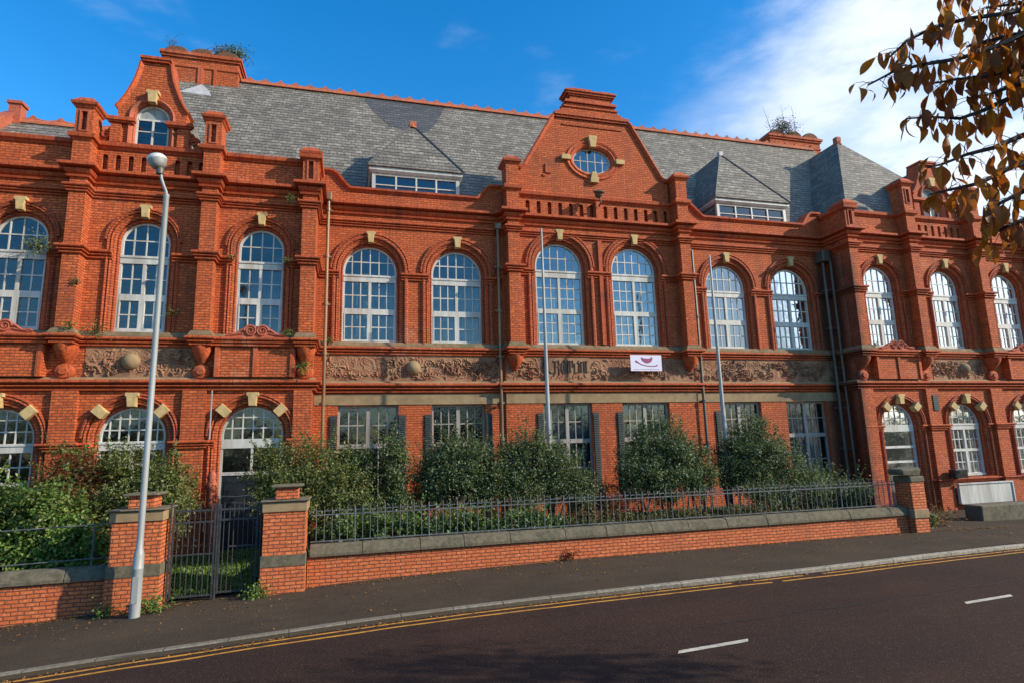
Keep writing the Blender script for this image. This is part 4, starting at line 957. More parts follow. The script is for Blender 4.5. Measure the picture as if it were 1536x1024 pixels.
def pier(x0, x1, label, tilt, zt=-1.27, blk=(-4.28, -3.82), bz=(-1.02, -.78), band=(-2.31, -2.09), y0=13.93, y1=14.72):
    p = thing('gate_pier', label, 'gate pier', 'brick piers of the boundary wall'); zg = g((x0+x1)/2)-.4
    MB().box(x0, x1, y0, y1, zg, band[0]).box(x0+.02, x1-.02, y0+.02, y1-.02, band[1], zt).build('shaft', M['brick_low'], p)
    MB().box(x0-.004, x1+.004, y0-.006, y1+.004, band[0], band[1]).build('stone_band', M['coping'], p)
    mb = MB(); mb.box(x0-.012, x1+.012, y0-.015, y1+.012, zt, zt+.21); c = mb.build('cap', M['lintel'], p, bevel=.015)
    mb = MB(); mb.box(x0-.055, x1+.055, y0-.065, y1+.05, zt+.212, zt+.25); c2 = mb.build('cap_slab', M['coping'], p, bevel=.015)
    mb = MB(); mb.box(blk[0], blk[1], y0+.12, y1-.15, zt+.266, zt+.50)
    b = mb.build('top_block', M['brick_low'], p)
    mb = MB(); mb.box(blk[0]-.09, blk[1]+.09, y0+.04, y1-.08, zt+.502, zt+.55); s = mb.build('top_slab', M['coping'], p, bevel=.012)
    return p
pier(-4.55, -3.60, 'left brick gate pier just behind the foot of the street lamp', 0)
pier(-1.74, -.86, 'right brick gate pier joined to the long wall, weathered block on its top', 1, zt=-1.22, blk=(-1.50, -1.06))
# end pier
p = thing('gate_pier', 'small brick pier with heavy mossy stone block where the railings end at the right', 'gate pier', 'brick piers of the boundary wall')
MB().box(15.50, 15.98, 14.08, 14.62, -3.1, -1.32).build('shaft', M['brick_low'], p)
MB().box(15.47, 16.01, 14.05, 14.65, -1.32, -1.14).build('cap', M['coping'], p, bevel=.03)
mb = MB(); mb.rings([[(15.28, 14.08, -1.10), (15.85, 14.06, -1.13), (15.85, 14.58, -1.13), (15.28, 14.58, -1.10)], [(15.24, 14.06, -.98), (15.92, 14.04, -.96), (15.92, 14.60, -.96), (15.24, 14.60, -.98)], [(15.28, 14.1, -.93), (15.89, 14.08, -.89), (15.89, 14.56, -.89), (15.28, 14.56, -.93)]]); mb.build('top_block', M['coping'], p, bevel=.02)
MB().box(15.47, 16.0, 14.05, 14.3, -2.30, -2.06).build('stone_band', M['lintel'], p, bevel=.01)
# gate
gt = thing('iron_gate', 'tall wrought-iron double gate between the two brick gate piers', 'gate')
def bar(parent, name, pts, rad, n=6, mat='iron'):
    return MB().tube(pts, rad, n).build(name, M[mat], parent)
yg = 14.25
for li, (a, b) in enumerate(((-3.50, -2.68), (-2.62, -1.86))):
    lf = MB(); zb = g(a)+.10
    for z in (zb+.03, -1.36 if li == 0 else -1.34, -1.13): lf.box(a, b, yg-.012, yg+.012, z-.018, z+.018)
    lf.box(a, a+.035, yg-.018, yg+.018, zb, -1.02).box(b-.035, b, yg-.018, yg+.018, zb-.05, -1.0)
    leaf = lf.build('leaf_frame', M['gate'], gt)
    n = 7
    for k in range(1, n+1):
        x = a+(b-a)*k/(n+1); top = (-1.0 if k % 2 else -1.12)+random.uniform(-.04, .03)
        bar(leaf, 'bar', [(x, yg, zb), (x+random.uniform(-.01, .01), yg, top), (x, yg, top+.05)], [.010, .010, .003], mat='gate')
    mb = MB()
    for k in range(0, 5):
        x = a+(b-a)*(k+.5)/5
        if li == 0: mb.tube([(x, yg, -1.36), (x, yg, -1.55-.07*(k % 3)), (x+.04, yg, -1.60-.07*(k % 3)), (x+.08, yg, -1.56-.07*(k % 3))], .008, 5); mb.tube([(x-.05, yg, -1.86), (x, yg, -1.80), (x+.06, yg, -1.86)], .008, 5)
    mb.box(a+.03, b-.03, yg-.01, yg+.01, -2.02, -1.99) if li == 0 else mb.box(a+.2, b-.05, yg-.01, yg+.01, -1.90, -1.87)
    mb.build('scrollwork', M['gate'], leaf)
mb = MB(); mb.tube([(-2.62, yg, -.86), (-2.3, yg, -.88), (-2.05, yg, -.86), (-1.96, yg, -.93), (-1.98, yg, -1.03), (-2.08, yg, -1.04), (-2.1, yg, -.98)], .012, 6).tube([(-1.95, yg, -1.1), (-2.15, yg, -1.02), (-2.4, yg, -1.0)], .012, 6)
mb.build('scroll_hoop', M['gate'], gt, smooth=True)
bar(gt, 'gate_post', [(-2.65, yg, g(-2.6)-.02), (-2.65, yg, -.9)], .024, mat='gate'); bar(gt, 'gate_post', [(-3.54, yg, g(-3.5)-.02), (-3.54, yg, -.95)], .02, mat='gate'); bar(gt, 'gate_post', [(-1.80, yg, g(-1.8)-.02), (-1.80, yg, -.95)], .024, mat='gate')
# railings on the wall
rl = thing('iron_railings', 'long run of grey iron railings with spikes above the boundary wall coping', 'railings')
ry = 14.48
MB().box(-.80, 15.45, ry-.010, ry+.010, -1.95, -1.925).build('rail', M['iron'], rl); MB().box(-.80, 15.45, ry-.010, ry+.010, -1.385, -1.36).build('rail', M['iron'], rl)
MB().box(-.80, 15.45, ry+.012, ry+.03, -1.30, -1.28).build('rail', M['iron'], rl)
x = -.68; k = 0
xs_ = []
while x < 15.4: xs_.append(x); x += .166
for k, x in enumerate(xs_):
    lean = random.uniform(-.010, .010); top = -1.22+random.uniform(-.03, .02); post = k % 10 == 5
    if post: bar(rl, 'post', [(x, ry, -2.0), (x+lean, ry, top+.02)], .017, 6); continue
    bar(rl, 'bar', [(x, ry, -1.95), (x+lean, ry, top), (x+lean, ry, top+.05)], [.0095, .0095, .002], 5)
r3 = thing('pipe_railing', 'thin dark horizontal pipe rails above the left wall among leaves', 'railings')
for z in (-1.32, -1.98): MB().tube([(-14, 14.5, z-.10), (-6.5, 14.5, z-.04), (-4.7, 14.5, z)], .011, 6).build('rail', M['iron'], r3)
for x in (-12, -9.6, -7.2, -5.0): MB().tube([(x, 14.5, -2.14), (x, 14.5, -1.36)], .018, 6).build('post', M['iron'], r3)
# ------------------------------------------------------------------ street lamp, poles, wall lamp
L = thing('street_lamp', 'tall grey street lamp column with a cobra bracket and round glass lantern by the gate', 'street lamp')
lx, ly = -3.88, 13.55; zg = g(lx)-.05
MB().lathe(lx, ly, [(.094, zg), (.094, zg+.9), (.098, zg+.91), (.098, zg+.93), (.094, zg+.94), (.093, zg+1.15), (.084, zg+1.22), (.063, zg+1.30), (.059, zg+1.5)], 20).build('base_section', M['galv'], L, smooth=True)
MB().lathe(lx, ly, [(.059, zg+1.5), (.057, 1.0), (.054, 5.42), (.058, 5.43), (.058, 5.50), (.04, 5.51)], 16).build('column', M['galv'], L, smooth=True)
MB().tube([(lx, ly, 5.45), (lx-.01, ly, 5.56), (lx-.06, ly, 5.68), (lx-.12, ly, 5.85), (lx-.14, ly, 6.0)], .030, 10).build('bracket', M['galv'], L, smooth=True)
MB().lathe(lx-.16, ly, [(.03, 5.94), (.075, 5.95), (.085, 6.04), (.07, 6.09)], 14).build('collar', M['pipe_d'], L, smooth=True)
mb = MB(); mb.lathe(0, 0, [(.05, 0), (.11, .02), (.16, .08), (.19, .17), (.185, .18)], 24); lq = mb.v
rot = Matrix.Rotation(R(-14), 3, 'Y'); off = Vector((lx-.18, ly-.02, 6.07)); mb.v = [tuple(rot@Vector(v)+off) for v in lq]; mb.build('lantern_body', M['galv'], L, smooth=True)
mb = MB(); mb.lathe(0, 0, [(.191, .181), (.197, .20), (.188, .24), (.155, .285), (.09, .315), (.0, .325)], 24); mb.v = [tuple(rot@Vector(v)+off) for v in mb.v]; mb.build('lantern_dome', M['lamp_glass'], L, smooth=True)
MB().box(lx-.05, lx+.05, ly-.099, ly-.090, zg+.3, zg+.78).build('access_door', M['galv'], L)
for x, zt, lab in ((5.66, 6.68, 'silver flagpole standing before the left centre window'), (11.58, 6.15, 'silver flagpole standing before the windows right of the centre gable')):
    P_ = thing('flagpole', lab, 'flagpole', 'bare flagpoles in the front garden')
    MB().lathe(x, 17, [(.075, -2.35), (.072, 0), (.05, 3), (.032, zt-.1), (.03, zt), (.0, zt+.03)], 14).build('pole', M['galv'], P_, smooth=True)
    MB().lathe(x, 17, [(.14, -2.36), (.14, -2.2), (.09, -2.15)], 14).build('base', M['galv'], P_, smooth=True)
wl = thing('wall_lamp', 'dark swan-neck lamp fixed at the foot of the centre gable below the round window', 'lamp')
wx, wy = 8.52, 18.98
MB().tube([(wx+.12, YC-.2, 8.55), (wx+.10, wy-.02, 8.60), (wx+.06, wy-.06, 8.78)], .03, 8).build('bracket', M['pipe_d'], wl, smooth=True)
mb = MB(); mb.lathe(0, 0, [(.06, -.18), (.12, -.12), (.14, -.02), (.21, .03), (.215, .05), (.12, .10), (.0, .12)], 18); rot = Matrix.Rotation(R(18), 3, 'X'); mb.v = [tuple(rot@Vector(v)+Vector((wx, wy-.1, 8.92))) for v in mb.v]; mb.build('shade', M['pipe_d'], wl, smooth=True)
# banner, board, floodlight, step
bn = thing('banner', 'small white banner with a purple bowl and swoosh, on the carved frieze', 'banner')
bx0, bx1, bz0, bz1, by = 9.42, 10.62, 2.50, 3.06, 18.98
MB().box(bx0, bx1, by, by+.03, bz0, bz1).build('sheet', M['bannerw'], bn)
def bp_(u_, v_): return (bx0+(bx1-bx0)*u_, bz0+(bz1-bz0)*(1-v_))
def flat(pl, name, d=.004): MB().prism([bp_(*q) for q in pl], by-d, by-.0005).build(name, M['purple'], bn)
flat([(.34, .12), (.42, .20), (.55, .22), (.64, .18), (.70, .10), (.71, .26), (.66, .42), (.56, .52), (.46, .50), (.38, .38), (.34, .26)], 'bowl')
flat([(.14, .36), (.18, .32), (.24, .42), (.34, .56), (.48, .64), (.64, .68), (.80, .66), (.84, .58), (.87, .66), (.82, .72), (.64, .735), (.47, .70), (.33, .62), (.22, .50), (.16, .48)], 'swoosh')
MB().box(bx0+.1, bx1-.1, by-.003, by-.0005, bz0+.05, bz0+.06).build('rule', M['purple'], bn)
sb = thing('notice_board', 'weathered white streaky board fixed below the right wing window', 'board')
MB().box(22.45, 25.1, YR-.30, YR-.19, -2.60, -1.88).build('panel', M['white'], sb)
MB().box(22.40, 25.15, YR-.34, YR-.185, -1.878, -1.83).box(25.101, 25.15, YR-.34, YR-.185, -2.62, -1.88).build('frame', M['white'], sb)
fl = thing('floodlight', 'black box floodlight on the sill left of the right wing window', 'floodlight')
MB().box(22.12, 22.74, YR-.50, YR-.22, -1.62, -1.30).build('housing', M['door'], fl, bevel=.02)
MB().box(22.18, 22.68, YR-.512, YR-.50, -1.57, -1.35).build('lens', M['glass_r'], fl)
MB().box(22.38, 22.48, YR-.30, YR-.17, -1.66, -1.621).build('mount', M['door'], fl)
ss = thing('stone_block', 'large weathered stone step block on the pavement below the white board', 'stone step')
MB().box(19.86, 29, 15.55, 16.15, -3.1, -2.30).build('block', M['coping'], ss, bevel=.03)
# ------------------------------------------------------------------ foliage
def leafmesh(name, P, N, size, mat, parent=None, aspect=.55, jit=.35, upv=None):
    n = len(P); rs_ = np.random
    N = N/np.maximum(np.linalg.norm(N, axis=1, keepdims=True), 1e-6)
    if upv is None:
        a = rs_.normal(size=(n, 3))
    else: a = np.asarray(upv)+rs_.normal(size=(n, 3))*jit
    T = a-N*(a*N).sum(1, keepdims=True); T /= np.maximum(np.linalg.norm(T, axis=1, keepdims=True), 1e-6)
    Bv = np.cross(N, T); s = (size*rs_.uniform(.6, 1.35, n))[:, None]
    base = P-T*s*.5; tip = P+T*s*.5-N*s*.08; l = P+Bv*s*aspect*.5+N*s*.10; rr = P-Bv*s*aspect*.5+N*s*.10
    V = np.stack([base, rr, tip, l], 1).reshape(-1, 3).astype(np.float32)
    me = bpy.data.meshes.new(name); me.vertices.add(4*n); me.vertices.foreach_set('co', V.ravel())
    me.loops.add(6*n); me.polygons.add(2*n); b0 = np.arange(n)*4
    idx = np.stack([b0, b0+1, b0+2, b0, b0+2, b0+3], 1).ravel()
    me.loops.foreach_set('vertex_index', idx.astype(np.int32)); me.polygons.foreach_set('loop_start', (np.arange(2*n)*3).astype(np.int32))
    me.update(calc_edges=True); return link(name, me, M[mat], parent)
def cloud(lobes, n, clump=90, spread=.16, shoots=0):
    """leaf positions in clumps over the outside and through the inside of a union of ellipsoids (x,y,z,rx,ry,rz)"""
    rs_ = np.random; w = np.array([l[3]*l[5] for l in lobes]); w = w/w.sum(); P = []; N = []
    nc = max(4, n//clump)
    for k in range(nc):
        l = lobes[rs_.choice(len(lobes), p=w)]; d = rs_.normal(size=3); d /= np.linalg.norm(d)
        rad = rs_.uniform(.12, 1.02)**.5*(1+.14*mnoise.noise((d[0]*2.2+l[0], d[1]*2.2, d[2]*2.2))); c = np.array(l[:3])+d*np.array(l[3:6])*rad
        m = rs_.poisson(clump*.9)
        q = c+rs_.normal(size=(m, 3))*spread*np.array([1, 1, .8])*rs_.uniform(.5, 1.2)
        P.append(q); N.append(np.tile(d, (m, 1))*.7+rs_.normal(size=(m, 3))*.7+np.array([0, 0, .5]))
    for k in range(shoots):
        l = lobes[rs_.choice(len(lobes), p=w)]; d = rs_.normal(size=3); d[2] = abs(d[2])+.2; d /= np.linalg.norm(d)
        c = np.array(l[:3])+d*np.array(l[3:6])*.95; g_ = d*.5+rs_.normal(size=3)*.3+[0, 0, .9]; L = rs_.uniform(.15, .42); m = int(L*75)
        q = c+np.outer(rs_.rand(m), g_*L)+rs_.normal(size=(m, 3))*.022; P.append(q); N.append(rs_.normal(size=(m, 3))+[0, -.2, .5])
    return np.concatenate(P), np.concatenate(N)
def shrub(name, label, lobes, n, mat, size=.075, base=-2.3, cat='shrub', group=None, mats2=None, stems=5, clump=80, spread=.145, behind=None):
    s = thing(name, label, cat, group)
    P, N = cloud(lobes, n, clump, spread, max(8, n//500))
    k = (P[:, 1] > 14.66) & (P[:, 2] > base-.05) & (P[:, 1] < (behind or 18.9)); P, N = P[k], N[k]
    if mats2:
        m, fr, box = mats2; sel = (np.random.rand(len(P)) < fr)
        if box is not None: sel = sel & (P[:, 0] > box[0]) & (P[:, 0] < box[1]) & (P[:, 2] > box[2]) & (P[:, 2] < box[3])
        leafmesh('foliage', P[~sel], N[~sel], size, mat, s); leafmesh('foliage', P[sel], N[sel], size, m, s)
    else: leafmesh('foliage', P, N, size, mat, s)
    mb = MB()
    for l in lobes:
        for _ in range(stems):
            bx_, by_ = l[0]+random.uniform(-.25, .25), l[1]+random.uniform(-.2, .2)
            tx, ty, tz = l[0]+random.uniform(-.8, .8)*l[3], l[1]+random.uniform(-.7, .7)*l[4], l[2]+random.uniform(.1, .9)*l[5]
            mid = ((bx_+tx)/2+random.uniform(-.12, .12), (by_+ty)/2, (base+tz)/2)
            mb.tube([(bx_, by_, base-.1), mid, (tx, ty, tz)], [.03, .02, .006], 5)
    mb.build('stems', M['bark'], s); return s
SG = 'evergreen shrubs in the front garden'
# left garden
shrub('garden_shrub', 'tall dense olive shrub covering the wall left of the street lamp', [(-5.4, 16.6, -.75, 1.15, .8, 1.0), (-4.3, 16.6, -1.1, .8, .7, .85), (-6.3, 16.8, -.9, .8, .8, .9), (-5.6, 16.2, -1.8, 1.3, .7, .7), (-4.2, 16.3, -.75, .55, .5, .8), (-6.6, 17.2, -.35, .6, .5, .6)], 44000, 'leaf_o', .068, -2.5, group=SG, mats2=('leaf_r', .6, (-7.2, -5.6, -.9, .15)))
shrub('garden_shrub', 'bright yellow-green bush at the far left edge behind the pipe railing', [(-7.6, 15.6, -1.25, 1.2, .7, .85), (-6.4, 15.5, -1.2, .9, .6, .75), (-9.3, 15.6, -1.1, 1.2, .7, .9)], 26000, 'leaf_b', .085, -2.5, group=SG, mats2=('leaf_o', .35, None))
shrub('ivy', 'bright green ground creeper spilling along the left wall coping', [(-7.2, 14.95, -1.95, 1.6, .35, .38), (-5.4, 14.95, -1.85, .75, .35, .40), (-9.6, 15, -1.9, 1.5, .35, .4)], 12000, 'leaf_b', .10, -2.5, 'creeper', stems=2)
# main garden, left to right
shrub('garden_shrub', 'loose olive shrub immediately right of the gate, in front of the corner pipe', [(-1.75, 17.1, -.50, .80, .6, .80), (-.75, 16.9, -.45, .85, .7, .85), (-1.2, 16.3, -1.2, 1.0, .6, .7), (-.2, 16.3, -1.1, .8, .6, .8)], 30000, 'leaf_o', .066, group=SG, spread=.15)
shrub('garden_shrub', 'upright shrub with thin twigs before the first flat-topped window', [(.25, 16.9, -.6, .5, .5, .75), (1.15, 16.6, -.5, .36, .5, 1.0), (1.2, 16.4, -1.5, .5, .5, .6), (.2, 16.3, -1.5, .6, .5, .5)], 24000, 'leaf_d', .064, group=SG, mats2=('leaf_o', .35, None), spread=.13)
shrub('garden_shrub', 'broad dark rounded shrub before the second flat-topped window', [(2.9, 16.6, -.60, .9, .8, 1.05), (2.35, 16.6, -.85, .55, .6, .75), (3.55, 16.4, -.8, .65, .6, .85)], 34000, 'leaf_d', .064, group=SG, mats2=('leaf_o', .2, None))
shrub('garden_shrub', 'broad dark shrub hiding the foot of the left flagpole', [(4.75, 16.6, -.55, .85, .8, 1.05), (5.65, 16.6, -.75, .8, .7, .85), (6.4, 16.5, -1.2, .5, .5, .55), (4.5, 16.3, -1.2, .6, .5, .6)], 36000, 'leaf_d', .064, group=SG, mats2=('leaf_o', .15, None))
shrub('garden_shrub', 'largest dark domed shrub between the two flagpoles', [(9.15, 16.7, -.55, 1.05, .85, 1.2), (8.3, 16.5, -.9, .75, .7, .8), (10.05, 16.6, -.9, .72, .6, .85)], 42000, 'leaf_d', .066, group=SG, mats2=('leaf_o', .12, None))
shrub('garden_shrub', 'dark pointed shrub at the right end of the railings', [(12.45, 16.8, -.45, .85, .8, 1.2), (11.65, 16.8, -.75, .55, .6, .9), (13.3, 16.8, -.8, .8, .7, .85), (14.3, 16.6, -1.4, .7, .5, .45)], 38000, 'leaf_d', .066, group=SG, mats2=('leaf_o', .15, None))
shrub('low_hedge', 'low clipped green bush behind the right-hand stretch of railings', [(13.2, 15.5, -1.6, 1.2, .5, .42), (14.5, 15.4, -1.65, .8, .45, .4), (12.0, 15.6, -1.7, .8, .4, .4)], 16000, 'leaf_d', .065, cat='hedge', mats2=('leaf_o', .4, None))
shrub('ivy', 'bright green undergrowth behind the left half of the railings', [(.3, 15.2, -1.85, 1.3, .45, .30), (2.2, 15.2, -1.85, 1.2, .45, .32), (4.2, 15.2, -1.9, 1.3, .45, .25)], 11000, 'leaf_b', .09, -2.35, 'undergrowth', stems=1, mats2=('leaf_d', .4, None))
shrub('ivy', 'thin dry undergrowth behind the middle of the railings', [(6.5, 15.2, -2.05, 1.2, .4, .2), (8.6, 15.2, -2.05, 1.2, .4, .2), (11, 15.2, -2.0, 1.2, .4, .2)], 6500, 'leaf_o', .07, -2.35, 'undergrowth', stems=1, mats2=('leaf_r', .25, None))
# creeper stems with reddish leaves on the low brick behind the railings
shrub('creeper', 'straggly brown and reddish creeper on the wall between the first two flat-topped windows', [(2.0, 17.8, -1.1, .45, .5, .7), (1.5, 16.6, -1.9, .6, .5, .3)], 4200, 'leaf_o', .06, -2.3, 'creeper', mats2=('leaf_r', .45, None), stems=14, spread=.14)
shrub('creeper', 'bare twiggy creeper behind the railings left of the largest shrub', [(7.2, 17.2, -1.5, .6, .6, .5), (6.6, 16.5, -1.7, .6, .4, .4)], 2200, 'leaf_o', .06, -2.3, 'creeper', mats2=('leaf_r', .5, None), stems=22)
def grass(name, label, x0, x1, y0, y1, zf, n, mat, h=.12):
    rs_ = np.random; P = np.stack([rs_.uniform(x0, x1, n), rs_.uniform(y0, y1, n), np.zeros(n)], 1); P[:, 2] = [zf(a, b) for a, b in P[:, :2]]; P[:, 2] += rs_.uniform(0, h*.7, n)
    N = rs_.normal(size=(n, 3))*[1, 1, .3]; up = np.tile([0, 0, 1.], (n, 1))
    return tag(leafmesh(name, P, N, h, mat, None, .3, .4, up), label, 'grass', None, 'stuff')
grass('grass', 'rough green growth on the path behind the iron gate', -4.8, -1.78, 14.5, 18.3, soilz, 16000, 'leaf_b', .11)
grass('grass', 'rough grass and weeds on the garden soil', -.9, 15.3, 14.62, 18.8, soilz, 14000, 'leaf_o', .10)
# small plants on the masonry
def tuft(label, x, y, z, r_, n, mat='leaf_b', size=.05, hang=0, name='wall_plant', group='self-sown plants on the masonry', stem=True, ry=None):
    s = thing(name, label, 'plant', group); rs_ = np.random
    P = np.array([x, y, z])+rs_.normal(size=(n, 3))*np.array([r_, (ry or r_*.55), r_*.7])*.55; P[:, 2] -= hang*rs_.rand(n)*r_; P[:, 1] = np.minimum(P[:, 1], y+.12)
    leafmesh('foliage', P, rs_.normal(size=(n, 3))+[0, -.4, .4], size, mat, s)
    mb = MB()
    for k in range(7): q = P[rs_.randint(n)]; mb.tube([(x, y+.1, z-.1-.3*hang*r_), tuple((q+np.array([x, y, z]))/2+[0, 0, .03]), tuple(q)], [.010, .007, .003], 4)
    mb.build('stems', M['bark'], s); return s
tuft('leafy plant rooted on the impost course of the far left upper window', -8.32, 18.35, 5.72, .34, 420, 'leaf_o', .06)
tuft('small weed on the impost left of the window beside the corner pilaster', -3.42, 18.36, 5.68, .16, 90, 'leaf_o', .045)
tuft('small weed on the impost right of the window beside the corner pilaster', -1.92, 18.3, 5.62, .16, 90, 'leaf_o', .045)
tuft('bright tuft at the right end of the scroll pediment above the door', -1.82, 18.25, 3.42, .17, 160, 'leaf_b', .045)
tuft('bright green tuft growing on the brick below the corner pilaster', -1.32, 18.20, 2.55, .20, 260, 'leaf_b', .05, 1)
tuft('small weed on the brick pilaster of the left wing', -7.2, 18.1, 4.72, .12, 60, 'leaf_o', .045)
tuft('weed growing between lamp post and second upper window', -4.92, 18.5, 4.0, .20, 120, 'leaf_o', .05)
tuft('low weed along the mossy sill of the left wing near the first pilaster', -6.75, 18.38, 3.45, .28, 200, 'leaf_o', .045, ry=.05)
tuft('weed at the foot of the first left wing pilaster', -7.22, 18.02, 3.50, .16, 100, 'leaf_b', .045)
tuft('yellowish moss clump on the cornice of the corner pilaster', -1.85, 18.15, 7.62, .14, 160, 'leaf_o', .05, 1)
tuft('dry weed at the sill corner beside the brown downpipe', -.72, 19.3, 3.42, .18, 100, 'leaf_o', .05)
tuft('small weed on the sill band of the right wing corner', 19.2, 18.1, 3.45, .14, 70, 'leaf_o', .045)
tuft('weed clump where the left gate pier meets the pavement beside the lamp', -3.62, 13.72, g(-3.6)+.12, .26, 330, 'leaf_b', .06, name='pavement_weed', group='weeds along the wall foot')
tuft('yellow weed clump left of the lamp foot', -4.45, 13.8, g(-4.4)+.08, .22, 200, 'leaf_b', .05, name='pavement_weed', group='weeds along the wall foot')
tuft('yellow-green weed clump at the right gate pier', -1.78, 13.85, g(-1.7)+.10, .26, 330, 'leaf_b', .06, name='pavement_weed', group='weeds along the wall foot')
tuft('reddish weed against the long brick wall', 5.15, 14.2, g(5.1)+.12, .16, 130, 'leaf_r', .05, name='pavement_weed', group='weeds along the wall foot')
tuft('mossy plant on the shoulder of the end pier', 16.2, 14.2, -2.35, .26, 300, 'leaf_o', .06, name='pavement_weed', group='weeds along the wall foot')
tuft('brown dead weeds at the pavement corner beyond the end pier', 17.2, 15.0, -2.62, .75, 900, 'litter', .07, name='pavement_weed', group='weeds along the wall foot', ry=.3)
tuft('green weeds in the corner beyond the end pier', 16.9, 15.6, -2.5, .45, 400, 'leaf_o', .07, name='pavement_weed', group='weeds along the wall foot')
# chimney plants
def stalks(label, pts, mat='dry', base=None):
    s = thing('chimney_plant', label, 'plant', 'plants growing on the chimneys'); mb = MB(); P = []
    for (x, y, z), (tx, ty, tz), nb in pts:
        mb.tube([(x, y, z), ((x+tx)/2+.03, y, (z+tz)/2), (tx, ty, tz)], [.016, .011, .004], 5)
        for k in range(nb):
            q = random.uniform(.25, 1); bx_, bz_ = x+(tx-x)*q, z+(tz-z)*q; e = (bx_+random.uniform(-.22, .22), y+random.uniform(-.15, .15), bz_+random.uniform(.05, .25)); mb.tube([(bx_, y, bz_), e], [.006, .002], 4); P.append(e)
    mb.build('stems', M['bark'], s)
    if P:
        P = np.repeat(np.array(P), 7, 0)+np.random.normal(size=(len(P)*7, 3))*.05; leafmesh('foliage', P, np.random.normal(size=P.shape), .045, mat, s)
    return s
stalks('dry wispy stalks on the left corner of the left chimney', [((-7.5, 25.7, 16.36), (-7.7+.1*k, 25.7, 17.26+.12*k), 9) for k in range(3)])
stalks('bare twigs between the caps of the left chimney', [((-5.6, 25.7, 16.66), (-5.75+.12*k, 25.6, 17.36), 8) for k in range(3)])
tuft('dark green bush rooted in the right end of the left chimney top', -5.15, 25.8, 17.12, .50, 1300, 'leaf_d', .08, name='chimney_plant', group='plants growing on the chimneys')
tuft('ochre grass on the left chimney below the dark bush', -5.6, 25.6, 16.82, .42, 700, 'dry', .09, name='chimney_plant', group='plants growing on the chimneys')
tuft('brown twiggy bush on the left half of the right chimney', 22.9, 25.7, 16.95, .70, 1500, 'dry', .08, name='chimney_plant', group='plants growing on the chimneys')
stalks('three tall bare stalks rising from the right chimney', [((21.9, 25.5, 16.46), (21.5, 25.5, 17.96), 0), ((22.8, 25.5, 16.66), (22.7, 25.5, 18.26), 2), ((23.5, 25.5, 16.66), (23.4, 25.5, 18.26), 2)])
# leaf litter
def litter():
    rs_ = np.random; n = 5200; x = rs_.uniform(-9, 20, n); a = rs_.rand(n)
    y = np.where(a < .5, 14.22-np.abs(rs_.normal(size=n))*.16, np.where(a < .72, 13.6-np.abs(rs_.normal(size=n))*.8, np.array([ky(q) for q in x])-np.abs(rs_.normal(size=n))*.10-.03))
    dens = np.array([mnoise.noise((q*.9, 5, 0)) for q in x]); k = (dens > -.1) | (rs_.rand(n) < .3); x, y, a = x[k], y[k], a[k]
    k = ~((y > 14.26) & (x > -.9) & (x < 16.2)) ; x, y = x[k], y[k]
    z = np.array([(gs(p)-.02*max(0, 14.2-q) if q > ky(p) else zroad(p, q)) for p, q in zip(x, y)])+.012
    P = np.stack([x, y, z], 1); N = rs_.normal(size=P.shape)*.25+[0, 0, 1]
    tag(leafmesh('leaf_litter', P, N, .042, 'litter', None, .6), 'scattered orange fallen leaves along the wall foot and kerb', 'leaf litter', None, 'stuff')
litter()
# ------------------------------------------------------------------ overhanging autumn tree
T = thing('autumn_tree', 'street tree with brown and orange drooping autumn leaves overhanging the top right', 'tree')
def px(x, y, d):     # a world point on the line of sight at distance d
    v = r2*((x-768)/900.37)-u2*((y-512)/900.37)+f; return v.normalized()*d
TB = Vector((9.2, 1.0, -3.1)); hub = Vector((7.0, 2.0, 2.6))
mb = MB(); mb.tube([TB, (9.25, 1.0, -1.5), (9.1, 1.1, .6), (8.6, 1.3, 2.0), (8.3, 1.2, 3.6), (8.2, .9, 5.2)], [.24, .19, .16, .13, .09, .05], 12); mb.build('trunk', M['bark'], T, smooth=True)
twigs = [  # (pixels, distance, how densely leaves hang)
 ([(1640, 10), (1560, 10), (1500, 22), (1452, 28), (1400, 42), (1360, 62), (1330, 90)], 3.9, 1.),
 ([(1640, 20), (1560, 40), (1500, 68), (1440, 88), (1380, 98), (1340, 108), (1302, 128)], 3.7, 1.3),
 ([(1660, 60), (1570, 90), (1520, 105), (1480, 115), (1430, 120), (1385, 128)], 4.0, 1.3),
 ([(1650, 100), (1560, 130), (1510, 150), (1470, 168), (1440, 178), (1400, 176), (1360, 178)], 3.8, .9),
 ([(1640, 150), (1570, 190), (1530, 205), (1490, 222), (1450, 232), (1415, 246), (1392, 252)], 3.6, .9),
 ([(1640, 200), (1570, 235), (1520, 250), (1470, 275), (1420, 286), (1395, 292)], 3.7, .8),
 ([(1640, 240), (1580, 265), (1530, 290), (1500, 305), (1478, 330)], 3.5, 1.),
 ([(1650, -60), (1560, -50), (1500, -40), (1440, -20), (1415, -6)], 4.2, 1.),
 ([(1650, 40), (1590, 60), (1545, 80), (1510, 90), (1470, 96)], 4.3, 1.5),
 ([(1660, 300), (1600, 310), (1550, 325), (1510, 340), (1488, 352)], 3.6, 1.2),
 ([(1650, 20), (1590, 0), (1530, 5), (1480, 12)], 4.1, 1.4),
 ([(1640, 110), (1580, 120), (1530, 125), (1490, 140), (1455, 150)], 3.9, .8),
 ([(1660, -10), (1600, 25), (1540, 48), (1490, 60), (1450, 70)], 4.0, 1.5),
]
LP_, LN_, LU_, LS_ = [], [], [], []
mb = MB(); rt = random.Random(11)
